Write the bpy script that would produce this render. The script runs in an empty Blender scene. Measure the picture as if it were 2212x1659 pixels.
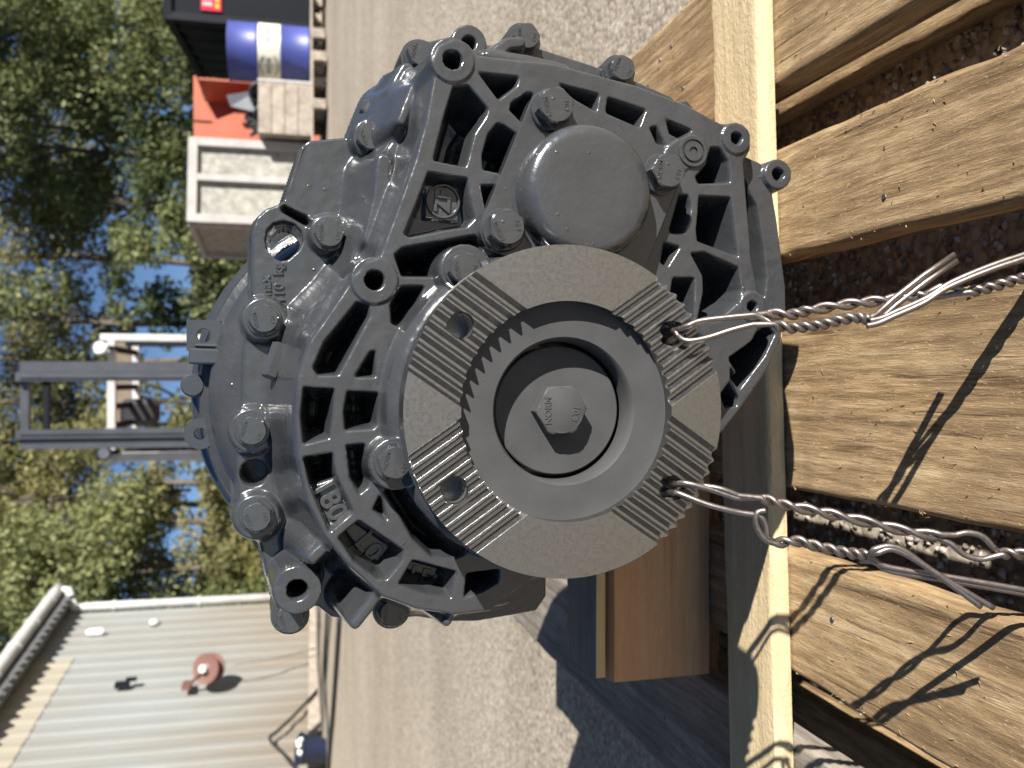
import bpy, bmesh, math, random
import numpy as np
from mathutils import Matrix, Vector

random.seed(7); np.random.seed(7)
scene = bpy.context.scene
COL = scene.collection

# ------------------------------------------------------------------ camera
# Upright view: the phone was held on its side, so the camera is rolled by 90
# degrees and picture-left is up.  Yard and pallet rise gently away (TILT).
F = 1892.0                       # focal length in pixels of a 2212 x 1659 picture
TILT = math.radians(2.14)        # slope of the yard
PITCH = math.radians(14.83)      # camera pitch against the yard
HC = 0.544                       # camera height above the yard
M = Matrix.Rotation(TILT, 4, 'X')
CW = M @ Vector((0, 0, HC))      # camera, world
WP = PITCH - TILT                # camera pitch against gravity

cam_d = bpy.data.cameras.new('camera'); cam = bpy.data.objects.new('camera', cam_d)
COL.objects.link(cam); scene.camera = cam
cam_d.sensor_fit = 'HORIZONTAL'; cam_d.sensor_width = 36.0
cam_d.lens = 36.0 * F / 2212.0
cam_d.clip_start = 0.02; cam_d.clip_end = 2000
cam_d.dof.use_dof = True; cam_d.dof.focus_distance = 0.535; cam_d.dof.aperture_fstop = 11.0
fw = Vector((0, math.cos(WP), -math.sin(WP))); dn = Vector((0, -math.sin(WP), -math.cos(WP)))
R3 = Matrix((dn, Vector((1, 0, 0)), -fw)).transposed()
cam.matrix_world = Matrix.Translation(CW) @ R3.to_4x4()

# ------------------------------------------------------------------ world, sun
SUN = Vector((13.3, -11.4, 7.5)).normalized()      # towards the sun
world = bpy.data.worlds.new('World'); scene.world = world; world.use_nodes = True
wn = world.node_tree; wn.nodes.clear()
sky = wn.nodes.new('ShaderNodeTexSky'); sky.sky_type = 'NISHITA'; sky.sun_disc = False
sky.sun_elevation = math.asin(SUN.z); sky.sun_rotation = math.atan2(SUN.x, SUN.y)
sky.altitude = 50; sky.air_density = 0.55; sky.dust_density = 0.0; sky.ozone_density = 3.0
bg = wn.nodes.new('ShaderNodeBackground'); bg.inputs['Strength'].default_value = 0.05
wo = wn.nodes.new('ShaderNodeOutputWorld')
wn.links.new(sky.outputs[0], bg.inputs[0]); wn.links.new(bg.outputs[0], wo.inputs[0])
sd = bpy.data.lights.new('sun', 'SUN'); sd.energy = 5.0; sd.angle = math.radians(0.53); sd.color = (1.0, 0.955, 0.89)
so = bpy.data.objects.new('sun', sd); COL.objects.link(so); so.location = (8, -8, 8)
so.rotation_euler = SUN.to_track_quat('Z', 'Y').to_euler()
scene.view_settings.view_transform = 'Standard'; scene.view_settings.look = 'None'
scene.view_settings.exposure = 1.15; scene.view_settings.gamma = 1.0
scene.view_settings.use_curve_mapping = False

# ------------------------------------------------------------------ pixel helpers
SP, CP = math.sin(PITCH), math.cos(PITCH)
def W(x, y, Y):
    """picture point (2212 x 1659) at yard-frame depth Y -> yard-frame point"""
    a = (x - 1106) / F; b = (829.5 - y) / F
    t = Y / (CP - a * SP)
    return Vector((b * t, Y, HC + (-SP - a * CP) * t))
def WZ(x, y, z):
    a = (x - 1106) / F; b = (829.5 - y) / F
    t = (z - HC) / (-SP - a * CP)
    return Vector((b * t, (CP - a * SP) * t, z))
SW, CWp = math.sin(WP), math.cos(WP)
def ray(x, y):
    a = (x - 1106) / F; b = (829.5 - y) / F
    return Vector((b, CWp - a * SW, -SW - a * CWp))
def WW(x, y, Y):
    """picture point at world depth Y -> world point"""
    d = ray(x, y); t = (Y - CW.y) / d.y
    return CW + d * t

# ------------------------------------------------------------------ materials
def nt(name):
    m = bpy.data.materials.new(name); m.use_nodes = True
    n = m.node_tree; b = n.nodes['Principled BSDF']
    return m, n, b
def node(n, kind, **kw):
    x = n.nodes.new(kind)
    for k, v in kw.items():
        if k in x.inputs.keys(): x.inputs[k].default_value = v
        else: setattr(x, k, v)
    return x
def ramp(n, src, stops):
    r = n.nodes.new('ShaderNodeValToRGB'); cr = r.color_ramp
    while len(cr.elements) < len(stops): cr.elements.new(0.5)
    for e, (p, c) in zip(cr.elements, stops):
        e.position = p; e.color = (c, c, c, 1) if isinstance(c, (int, float)) else (*c, 1)
    n.links.new(src, r.inputs[0]); return r
def coords(n, scale=(1, 1, 1), kind='Object'):
    tc = n.nodes.new('ShaderNodeTexCoord'); mp = n.nodes.new('ShaderNodeMapping')
    mp.inputs['Scale'].default_value = scale
    n.links.new(tc.outputs[kind], mp.inputs[0]); return mp.outputs[0]
def bump(n, b, h, strength, dist):
    bp = n.nodes.new('ShaderNodeBump'); bp.inputs['Strength'].default_value = strength
    bp.inputs['Distance'].default_value = dist
    n.links.new(h, bp.inputs['Height']); n.links.new(bp.outputs[0], b.inputs['Normal']); return bp
def mix(n, fac, a, c, mode='MIX'):
    m = n.nodes.new('ShaderNodeMix'); m.data_type = 'RGBA'; m.blend_type = mode
    if isinstance(fac, (int, float)): m.inputs[0].default_value = fac
    else: n.links.new(fac, m.inputs[0])
    for i, v in ((6, a), (7, c)):
        if isinstance(v, tuple): m.inputs[i].default_value = (*v, 1)
        else: n.links.new(v, m.inputs[i])
    return m.outputs[2]
def noise(n, co, scale, detail=3, rough=0.5, dist=0):
    x = n.nodes.new('ShaderNodeTexNoise'); n.links.new(co, x.inputs['Vector'])
    x.inputs['Scale'].default_value = scale; x.inputs['Detail'].default_value = detail
    x.inputs['Roughness'].default_value = rough; x.inputs['Distortion'].default_value = dist
    return x
def math_(n, op, a, c):
    m = n.nodes.new('ShaderNodeMath'); m.operation = op
    for i, v in ((0, a), (1, c)):
        if isinstance(v, (int, float)): m.inputs[i].default_value = v
        else: n.links.new(v, m.inputs[i])
    return m.outputs[0]

def paint(name, col, rough=0.22, rel=1.0, coat=0.5, spec=0.5):
    m, n, b = nt(name); co = coords(n)
    v = noise(n, co, 40, 3)
    r = ramp(n, v.outputs[0], [(0.3, tuple(c * 0.88 for c in col)), (0.7, tuple(c * 1.1 for c in col))])
    n.links.new(r.outputs[0], b.inputs['Base Color'])
    rr = ramp(n, noise(n, co, 90, 4).outputs[0], [(0.3, rough * 0.8), (0.7, rough * 1.35)])
    n.links.new(rr.outputs[0], b.inputs['Roughness'])
    b.inputs['Coat Weight'].default_value = coat; b.inputs['Coat Roughness'].default_value = 0.09
    b.inputs['Specular IOR Level'].default_value = spec
    peel = noise(n, co, 260, 2, 0.5); lump = noise(n, co, 90, 2, 0.6)
    vo = n.nodes.new('ShaderNodeTexVoronoi'); vo.inputs['Scale'].default_value = 130
    n.links.new(co, vo.inputs['Vector'])
    dots = ramp(n, vo.outputs['Distance'], [(0.0, 1.0), (0.16, 0.0)])
    sel = ramp(n, noise(n, co, 55, 2).outputs[0], [(0.54, 0.0), (0.60, 1.0)])
    h = math_(n, 'ADD', math_(n, 'MULTIPLY', peel.outputs[0], 0.35), math_(n, 'MULTIPLY', lump.outputs[0], 0.8))
    h = math_(n, 'ADD', h, math_(n, 'MULTIPLY', math_(n, 'MULTIPLY', dots.outputs[0], sel.outputs[0]), 0.9))
    bump(n, b, h, 0.6 * rel, 0.0010)
    return m
M_PAINT = paint('grey_enamel', (0.0395, 0.0415, 0.0445))
M_PAINT2 = paint('grey_enamel_smooth', (0.062, 0.062, 0.0625), rough=0.45, rel=0.25, coat=0.0, spec=0.12)

def steel(name, col, rough, grain=(1, 1, 1), metal=0.9):
    m, n, b = nt(name); co = coords(n, grain)
    a = noise(n, co, 420, 4, 0.6); s = noise(n, co, 900, 2, 0.6)
    f = math_(n, 'ADD', math_(n, 'MULTIPLY', a.outputs[0], 0.7), math_(n, 'MULTIPLY', s.outputs[0], 0.3))
    r = ramp(n, f, [(0.28, tuple(c * 0.8 for c in col)), (0.5, col), (0.74, tuple(min(1, c * 1.12) for c in col))])
    n.links.new(r.outputs[0], b.inputs['Base Color'])
    b.inputs['Metallic'].default_value = metal
    rr = ramp(n, a.outputs[0], [(0.3, rough * 0.88), (0.7, rough * 1.15)]); n.links.new(rr.outputs[0], b.inputs['Roughness'])
    bump(n, b, f, 0.15, 0.0002)
    return m
M_STEEL = steel('machined_steel', (0.31, 0.308, 0.303), 0.33, metal=1.0)
M_WIRE = steel('annealed_wire', (0.24, 0.205, 0.185), 0.40)
M_BRIGHT = steel('bright_steel', (0.62, 0.62, 0.60), 0.25)

def wood(name, dark, mid, light, axis='Y', rough=0.8, contrast=1.0, rel=1.0, fuzz=False, stain=0.55):
    m, n, b = nt(name)
    sc = {'Y': (1, 0.06, 1), 'X': (0.06, 1, 1)}[axis]
    tc = n.nodes.new('ShaderNodeTexCoord'); oi = n.nodes.new('ShaderNodeObjectInfo')
    ad = n.nodes.new('ShaderNodeVectorMath'); ad.operation = 'ADD'
    sca = n.nodes.new('ShaderNodeVectorMath'); sca.operation = 'SCALE'; sca.inputs[0].default_value = (7, 3, 5)
    n.links.new(oi.outputs['Random'], sca.inputs['Scale'])
    n.links.new(tc.outputs['Object'], ad.inputs[0]); n.links.new(sca.outputs[0], ad.inputs[1])
    mp = n.nodes.new('ShaderNodeMapping'); mp.inputs['Scale'].default_value = sc
    n.links.new(ad.outputs[0], mp.inputs[0]); co = mp.outputs[0]
    def stretched(k):
        q = n.nodes.new('ShaderNodeMapping'); q.inputs['Scale'].default_value = {'Y': (1, k, 1), 'X': (k, 1, 1)}[axis]
        n.links.new(ad.outputs[0], q.inputs[0]); return q.outputs[0]
    fib = noise(n, stretched(0.10), 230, 6, 0.78, 0.1)                  # fibres
    lng = noise(n, stretched(0.035), 60, 4, 0.6, 0.6)                   # long growth streaks
    crk = ramp(n, noise(n, stretched(0.05), 120, 3, 0.6).outputs[0], [(0.30, 0.0), (0.40, 1.0)])   # dark checks
    stn = ramp(n, noise(n, ad.outputs[0], 8, 5, 0.65, 0.5).outputs[0], [(0.46, 0.0), (0.66, 1.0)])  # stains
    flk = ramp(n, noise(n, stretched(0.25), 620, 3, 0.7).outputs[0], [(0.60, 0.0), (0.72, 1.0)])   # raised pale fibres, bright highlights painted into the colour
    f = math_(n, 'ADD', math_(n, 'MULTIPLY', fib.outputs[0], 0.55), math_(n, 'MULTIPLY', lng.outputs[0], 0.45))
    wd = 0.17 / contrast
    r = ramp(n, f, [(0.5 - wd, dark), (0.5, mid), (0.5 + wd, light)])
    c = mix(n, math_(n, 'MULTIPLY', math_(n, 'SUBTRACT', 1.0, crk.outputs[0]), 0.75 * contrast), r.outputs[0], dark)
    c = mix(n, math_(n, 'MULTIPLY', stn.outputs[0], stain), c, tuple(0.5 * (x + y) for x, y in zip(dark, mid)))
    c = mix(n, math_(n, 'MULTIPLY', flk.outputs[0], 0.55 * contrast), c, tuple(min(1, x * 1.15) for x in light))
    n.links.new(c, b.inputs['Base Color'])
    b.inputs['Roughness'].default_value = rough; b.inputs['Specular IOR Level'].default_value = 0.25
    if fuzz:
        fz = noise(n, stretched(0.6), 330, 3, 0.65)
        h = math_(n, 'ADD', fz.outputs[0], math_(n, 'MULTIPLY', fib.outputs[0], 0.5))
    else:
        h = math_(n, 'ADD', math_(n, 'MULTIPLY', fib.outputs[0], 1.0), math_(n, 'ADD', math_(n, 'MULTIPLY', flk.outputs[0], 0.25), math_(n, 'MULTIPLY', crk.outputs[0], 0.35)))
    bump(n, b, h, 0.8 * rel, 0.0017)
    return m
M_PALLET = wood('weathered_pine', (0.070, 0.042, 0.022), (0.29, 0.195, 0.10), (0.54, 0.405, 0.235), rel=1.1, stain=0.7)
M_PALLETG = wood('grey_weathered_pine', (0.07, 0.060, 0.048), (0.22, 0.19, 0.155), (0.36, 0.32, 0.27), rel=1.0)
M_GREYX = wood('grey_board_cross', (0.09, 0.078, 0.064), (0.23, 0.205, 0.17), (0.37, 0.33, 0.285), axis='X', rel=0.6)
M_PALLETX = wood('weathered_pine_cross', (0.06, 0.038, 0.022), (0.20, 0.13, 0.07), (0.38, 0.27, 0.155), axis='X')
M_LATH = wood('pale_sawn_strip', (0.36, 0.26, 0.14), (0.53, 0.42, 0.25), (0.68, 0.57, 0.38), axis='X', rel=0.9, fuzz=True, contrast=0.55, stain=0.15)
M_BLOCK = wood('orange_fir', (0.36, 0.17, 0.075), (0.60, 0.315, 0.15), (0.72, 0.45, 0.25), axis='X', rel=0.3, contrast=0.5, stain=0.35)
M_YELLOW = wood('yellow_pine', (0.46, 0.30, 0.13), (0.62, 0.43, 0.20), (0.70, 0.52, 0.28), axis='X', rel=0.3, contrast=0.5, stain=0.1)

def plain(name, col, rough=0.6, metal=0.0, var=0.15, scale=6, spec=0.5):
    m, n, b = nt(name); co = coords(n)
    v = noise(n, co, scale, 4, 0.6)
    r = ramp(n, v.outputs[0], [(0.3, tuple(c * (1 - var) for c in col)), (0.7, tuple(min(1, c * (1 + var)) for c in col))])
    n.links.new(r.outputs[0], b.inputs['Base Color']); b.inputs['Roughness'].default_value = rough
    b.inputs['Metallic'].default_value = metal; b.inputs['Specular IOR Level'].default_value = spec
    return m
M_BLACKMETAL = plain('black_painted_metal', (0.006, 0.0075, 0.012), 0.65, spec=0.2)
M_MAST = plain('mast_steel', (0.075, 0.08, 0.09), 0.42, 0.35)
M_WHITE = plain('white_paint', (0.46, 0.46, 0.445), 0.45)
M_BLUE = plain('blue_drum_paint', (0.045, 0.06, 0.24), 0.45, var=0.12)
M_BANDW = plain('cream_band', (0.66, 0.64, 0.52), 0.5)
M_ORANGE = plain('orange_paint', (0.42, 0.105, 0.052), 0.55, var=0.12)
M_CRATEW = plain('whitewashed_panel', (0.27, 0.262, 0.228), 0.8, var=0.35, scale=14)
M_CRATEF = plain('pale_crate_frame', (0.34, 0.327, 0.31), 0.8, var=0.12, scale=8)
M_GREYWOOD = plain('bleached_boards', (0.30, 0.258, 0.21), 0.85, var=0.3, scale=12)
M_SCRAP = plain('scrap_metal', (0.09, 0.09, 0.095), 0.45, 0.6, var=0.5, scale=20)
M_RED = plain('red_plate', (0.62, 0.02, 0.05), 0.4, var=0.05)
M_YEL = plain('yellow_print', (0.80, 0.45, 0.03), 0.5, var=0.05)
M_LOGO = plain('dark_print', (0.07, 0.08, 0.09), 0.5, var=0.05)
M_RUBBER = plain('black_rubber', (0.02, 0.02, 0.022), 0.6)
M_BUCKET = plain('blue_plastic', (0.007, 0.013, 0.036), 0.5)
M_CLOTH = plain('white_rag', (0.75, 0.74, 0.72), 0.9)
M_REEL = plain('faded_red_plastic', (0.15, 0.072, 0.058), 0.6, var=0.1)
M_GREYH = plain('grey_hose', (0.22, 0.22, 0.20), 0.6)
M_BROWN = plain('brown_panel', (0.17, 0.13, 0.09), 0.6)
M_LENS = plain('lamp_glass', (0.7, 0.7, 0.72), 0.15)
M_BARK = plain('bark', (0.11, 0.09, 0.07), 0.9, var=0.4, scale=8)
M_FELT = plain('dark_stone', (0.07, 0.065, 0.06), 0.9)

def cladding(name, col, dirt):
    m, n, b = nt(name)
    geo = n.nodes.new('ShaderNodeNewGeometry'); mp = n.nodes.new('ShaderNodeMapping')
    mp.inputs['Scale'].default_value = (1, 1, 0.22); n.links.new(geo.outputs['Position'], mp.inputs[0])
    v = noise(n, mp.outputs[0], 1.6, 5, 0.6)
    sp = n.nodes.new('ShaderNodeSeparateXYZ'); n.links.new(geo.outputs['Position'], sp.inputs[0])
    low = n.nodes.new('ShaderNodeMapRange'); low.inputs[1].default_value = 0.5; low.inputs[2].default_value = 2.6
    low.inputs[3].default_value = 0.30; low.inputs[4].default_value = -0.10; n.links.new(sp.outputs[2], low.inputs[0])
    f = math_(n, 'ADD', v.outputs[0], low.outputs[0])
    r = ramp(n, f, [(0.35, col), (0.62, tuple((a + c) / 2 for a, c in zip(col, dirt))), (0.88, dirt)])
    n.links.new(r.outputs[0], b.inputs['Base Color']); b.inputs['Roughness'].default_value = 0.6
    return m
M_CLAD = cladding('painted_cladding', (0.235, 0.245, 0.238), (0.185, 0.150, 0.105))
M_CREAM = cladding('cream_translucent_sheet', (0.30, 0.275, 0.22), (0.26, 0.225, 0.165))
M_ROOF = plain('roof_sheet', (0.10, 0.10, 0.10), 0.6)

def ground_mat():
    m, n, b = nt('yard_asphalt')
    geo = n.nodes.new('ShaderNodeNewGeometry'); co = geo.outputs['Position']
    vo = n.nodes.new('ShaderNodeTexVoronoi'); vo.inputs['Scale'].default_value = 115; n.links.new(co, vo.inputs['Vector'])
    st = ramp(n, vo.outputs['Color'], [(0.0, (0.24, 0.21, 0.17)), (0.35, (0.39, 0.345, 0.285)), (0.7, (0.48, 0.43, 0.36)), (1.0, (0.62, 0.57, 0.49))])
    gap = ramp(n, vo.outputs['Distance'], [(0.45, 1.0), (0.85, 0.55)])
    big = noise(n, co, 1.1, 5, 0.6); str_ = n.nodes.new('ShaderNodeMapping'); str_.inputs['Scale'].default_value = (0.25, 2.2, 1)
    n.links.new(co, str_.inputs[0]); sk = noise(n, str_.outputs[0], 1.3, 4, 0.6)
    pat = ramp(n, math_(n, 'ADD', math_(n, 'MULTIPLY', big.outputs[0], 0.5), math_(n, 'MULTIPLY', sk.outputs[0], 0.5)),
               [(0.35, (0.74, 0.70, 0.64)), (0.65, (1.08, 1.05, 1.0))])
    c = mix(n, 1.0, st.outputs[0], pat.outputs[0], 'MULTIPLY')
    c = mix(n, 1.0, c, gap.outputs[0], 'MULTIPLY')
    n.links.new(c, b.inputs['Base Color']); b.inputs['Roughness'].default_value = 0.9
    b.inputs['Specular IOR Level'].default_value = 0.2
    fi = noise(n, co, 340, 3)
    h = math_(n, 'ADD', math_(n, 'SUBTRACT', 1.0, vo.outputs['Distance']), math_(n, 'MULTIPLY', fi.outputs[0], 0.5))
    bump(n, b, h, 0.5, 0.002)
    return m
M_GROUND = ground_mat()
def stone_mat():
    m, n, b = nt('aggregate'); geo = n.nodes.new('ShaderNodeNewGeometry')
    r = ramp(n, geo.outputs['Random Per Island'], [(0.0, (0.12, 0.10, 0.085)), (0.5, (0.34, 0.30, 0.25)), (1.0, (0.56, 0.53, 0.48))])
    n.links.new(r.outputs[0], b.inputs['Base Color']); b.inputs['Roughness'].default_value = 0.8
    return m
M_STONE = stone_mat()

def leaf_mat(name, a, c, e):
    m, n, b = nt(name)
    geo = n.nodes.new('ShaderNodeNewGeometry'); oi = n.nodes.new('ShaderNodeObjectInfo')
    f = math_(n, 'ADD', math_(n, 'MULTIPLY', geo.outputs['Random Per Island'], 0.6), math_(n, 'MULTIPLY', oi.outputs['Random'], 0.4))
    r = ramp(n, f, [(0.1, a), (0.5, c), (0.95, e)])
    n.links.new(r.outputs[0], b.inputs['Base Color']); b.inputs['Roughness'].default_value = 0.55
    b.inputs['Specular IOR Level'].default_value = 0.3
    tr = n.nodes.new('ShaderNodeBsdfTranslucent'); n.links.new(r.outputs[0], tr.inputs[0])
    mx = n.nodes.new('ShaderNodeMixShader'); mx.inputs[0].default_value = 0.45
    out = n.nodes['Material Output']
    n.links.new(b.outputs[0], mx.inputs[1]); n.links.new(tr.outputs[0], mx.inputs[2]); n.links.new(mx.outputs[0], out.inputs[0])
    return m
M_LEAF = leaf_mat('leaves_green', (0.10, 0.125, 0.05), (0.20, 0.225, 0.095), (0.33, 0.335, 0.15))
M_LEAFY = leaf_mat('leaves_yellowing', (0.115, 0.122, 0.05), (0.225, 0.22, 0.09), (0.36, 0.32, 0.14))
M_LEAFD = leaf_mat('leaves_dark', (0.045, 0.065, 0.026), (0.09, 0.12, 0.045), (0.16, 0.185, 0.075))
M_GRASS = leaf_mat('grass', (0.12, 0.14, 0.03), (0.20, 0.20, 0.05), (0.32, 0.28, 0.10))
M_SOIL = plain('hill_soil', (0.075, 0.075, 0.03), 0.95, var=0.4, scale=1.0)

# ------------------------------------------------------------------ mesh helpers
ORG = {}
def setprops(o, label=None, cat=None, group=None, kind=None):
    if label: o['label'] = label
    if cat: o['category'] = cat
    if group: o['group'] = group
    if kind: o['kind'] = kind
    return o
def raw_mesh(name, V, Fc, mat, smooth=False):
    me = bpy.data.meshes.new(name)
    if isinstance(Fc, np.ndarray):
        nv, nf, k = len(V), len(Fc), Fc.shape[1]
        me.vertices.add(nv); me.vertices.foreach_set('co', np.asarray(V, np.float32).ravel())
        me.loops.add(nf * k); me.loops.foreach_set('vertex_index', Fc.astype(np.int32).ravel())
        me.polygons.add(nf); me.polygons.foreach_set('loop_start', np.arange(0, nf * k, k, dtype=np.int32))
        me.update(calc_edges=True)
    else:
        me.from_pydata([tuple(v) for v in V], [], Fc); me.update()
    if smooth: me.polygons.foreach_set('use_smooth', np.ones(len(me.polygons), bool))
    if mat: me.materials.append(mat)
    return me
def obj(name, me, parent=None, origin=None, frame='W', **props):
    """top-level: verts were given absolute in the frame ('P' yard frame, 'W' world)"""
    o = bpy.data.objects.new(name, me); COL.objects.link(o)
    if parent is not None:
        o.parent = parent
    else:
        o.matrix_world = (M if frame == 'P' else Matrix.Identity(4)) @ Matrix.Translation(Vector(origin or (0, 0, 0)))
    setprops(o, **props); return o
def empty(name, origin, frame='W', label=None, cat=None, group=None):
    o = bpy.data.objects.new(name, None); COL.objects.link(o); o.empty_display_size = 0.05
    o.matrix_world = (M if frame == 'P' else Matrix.Identity(4)) @ Matrix.Translation(Vector(origin))
    ORG[o] = Vector(origin); return setprops(o, label, cat, group)
class MB:
    """collects geometry given in frame coordinates, builds one mesh object"""
    def __init__(s): s.v = []; s.f = []
    def add(s, V, Fc):
        k = len(s.v); s.v += [tuple(v) for v in V]; s.f += [tuple(i + k for i in f) for f in Fc]; return s
    def box(s, c, d, R=None):
        V = []
        for z in (-1, 1):
            for y in (-1, 1):
                for x in (-1, 1):
                    p = Vector((x * d[0] / 2, y * d[1] / 2, z * d[2] / 2))
                    if R: p = R @ p
                    V.append(p + Vector(c))
        return s.add(V, [(0, 2, 3, 1), (4, 5, 7, 6), (0, 1, 5, 4), (2, 6, 7, 3), (0, 4, 6, 2), (1, 3, 7, 5)])
    def quadbox(s, pts, n):
        """prism from a polygon (points) extruded by vector n"""
        k = len(pts); V = [Vector(p) for p in pts] + [Vector(p) + Vector(n) for p in pts]
        return s.add(V, [tuple(range(k - 1, -1, -1)), tuple(range(k, 2 * k))] + [(i, (i + 1) % k, k + (i + 1) % k, k + i) for i in range(k)])
    def tube(s, pts, r, n=8, caps=True):
        pts = [Vector(p) for p in pts]; rs = r if hasattr(r, '__len__') else [r] * len(pts)
        V = []; up = None
        for i, p in enumerate(pts):
            t = (pts[min(i + 1, len(pts) - 1)] - pts[max(i - 1, 0)]).normalized()
            if up is None:
                up = t.orthogonal().normalized()
            up = (up - t * up.dot(t))
            up = up.normalized() if up.length > 1e-6 else t.orthogonal().normalized()
            w = t.cross(up)
            for j in range(n):
                a = 2 * math.pi * j / n; V.append(p + (up * math.cos(a) + w * math.sin(a)) * rs[i])
        Fc = [(i * n + j, i * n + (j + 1) % n, (i + 1) * n + (j + 1) % n, (i + 1) * n + j) for i in range(len(pts) - 1) for j in range(n)]
        if caps: Fc += [tuple(range(n - 1, -1, -1)), tuple((len(pts) - 1) * n + j for j in range(n))]
        return s.add(V, Fc)
    def lathe(s, prof, c, axis, n=48, cap=(True, True)):
        """prof: (distance along axis, radius)"""
        axis = Vector(axis).normalized(); u = axis.orthogonal().normalized(); w = axis.cross(u); c = Vector(c); V = []
        for d, r in prof:
            for j in range(n):
                a = 2 * math.pi * j / n; V.append(c + axis * d + (u * math.cos(a) + w * math.sin(a)) * max(r, 1e-5))
        k = len(prof)
        Fc = [(i * n + j, i * n + (j + 1) % n, (i + 1) * n + (j + 1) % n, (i + 1) * n + j) for i in range(k - 1) for j in range(n)]
        if cap[0]: Fc.append(tuple(range(n - 1, -1, -1)))
        if cap[1]: Fc.append(tuple((k - 1) * n + j for j in range(n)))
        return s.add(V, Fc)
    def build(s, name, mat, parent=None, origin=None, frame='W', smooth=False, bevel=0, autosmooth=None, **props):
        og = ORG.get(parent, Vector((0, 0, 0))) if parent is not None else Vector(origin or (0, 0, 0))
        V = [Vector(v) - og for v in s.v]
        me = raw_mesh(name, V, s.f, mat, smooth)
        bm = bmesh.new(); bm.from_mesh(me); bmesh.ops.recalc_face_normals(bm, faces=bm.faces)
        if bevel: bmesh.ops.bevel(bm, geom=list(bm.edges), offset=bevel, segments=1, affect='EDGES', profile=0.5)
        bm.to_mesh(me); bm.free()
        if autosmooth is not None:
            me.set_sharp_from_angle(angle=math.radians(autosmooth))
        o = obj(name, me, parent, og, frame, **props); ORG[o] = og
        return o
def catmull(P, n=8):
    P = [Vector(p) for p in P]; Q = [2 * P[0] - P[1]] + P + [2 * P[-1] - P[-2]]; out = []
    for i in range(1, len(Q) - 2):
        a, b, c, d = Q[i - 1:i + 3]
        for k in range(n):
            t = k / n
            out.append(0.5 * ((2 * b) + (c - a) * t + (2 * a - 5 * b + 4 * c - d) * t * t + (3 * b - a - 3 * c + d) * t ** 3))
    out.append(P[-1]); return out
def hashn(ix, iy, seed):
    h = (ix.astype(np.int64) * 374761393 + iy.astype(np.int64) * 668265263 + seed * 1274126177) & 0xffffffff
    h = ((h ^ (h >> 13)) * 1274126177) & 0xffffffff
    return ((h ^ (h >> 16)) & 0xffff) / 65535.0
def vnoise(x, y, seed=0):
    ix = np.floor(x); iy = np.floor(y); fx = x - ix; fy = y - iy
    fx = fx * fx * (3 - 2 * fx); fy = fy * fy * (3 - 2 * fy)
    a = hashn(ix, iy, seed); b = hashn(ix + 1, iy, seed); c = hashn(ix, iy + 1, seed); d = hashn(ix + 1, iy + 1, seed)
    return (a * (1 - fx) + b * fx) * (1 - fy) + (c * (1 - fx) + d * fx) * fy

# ------------------------------------------------------------------ ground
def gz(Y):
    return float(np.interp(Y, [-40, 0, 3.0, 9.1, 11.0, 15.0, 20, 400], [-40 * math.tan(TILT), 0, 3 * math.tan(TILT), 0.424, 0.515, 0.545, 0.56, 0.6]))
ys = [-40, -10, -2, 0, 1, 2, 3, 4, 5, 6, 7, 8, 9.1, 10, 11, 12, 13, 15, 20, 40, 120, 400]
xs = [-300, -60, -15, -6, -3, -1, 0, 1, 3, 6, 15, 60, 300]
V = [(x, y, gz(y)) for y in ys for x in xs]
Fc = [(j * len(xs) + i, j * len(xs) + i + 1, (j + 1) * len(xs) + i + 1, (j + 1) * len(xs) + i) for j in range(len(ys) - 1) for i in range(len(xs) - 1)]
obj('ground', raw_mesh('ground', V, Fc, M_GROUND, True), kind='structure')

# loose aggregate round the pallet
rng = np.random.default_rng(3)
N = 9000
px = rng.uniform(-0.45, 0.40, N); py = rng.uniform(0.36, 1.53, N)
OV = np.array([(1, 0, 0), (0, 1, 0), (-1, 0, 0), (0, -1, 0), (0, 0, 1), (0, 0, -1)], float)
OF = np.array([(0, 1, 4), (1, 2, 4), (2, 3, 4), (3, 0, 4), (1, 0, 5), (2, 1, 5), (3, 2, 5), (0, 3, 5)])
sz = rng.uniform(0.0022, 0.0052, (N, 1, 1)) * rng.uniform(0.7, 1.3, (N, 1, 3)); ang = rng.uniform(0, 6.28, N)
vv = OV[None] * sz * rng.uniform(0.75, 1.25, (N, 6, 1))
ca, sa = np.cos(ang)[:, None], np.sin(ang)[:, None]
vv = np.stack([vv[..., 0] * ca - vv[..., 1] * sa, vv[..., 0] * sa + vv[..., 1] * ca, vv[..., 2] * 0.8], -1)
vv += np.stack([px, py, np.full(N, 0.0008)], -1)[:, None, :]
ff = (OF[None] + (np.arange(N) * 6)[:, None, None]).reshape(-1, 3)
setprops(obj('gravel', raw_mesh('gravel', vv.reshape(-1, 3), ff, M_STONE), frame='P'), 'small pale stones bedded in the yard surface round the pallet', 'gravel', kind='stuff')

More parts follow.
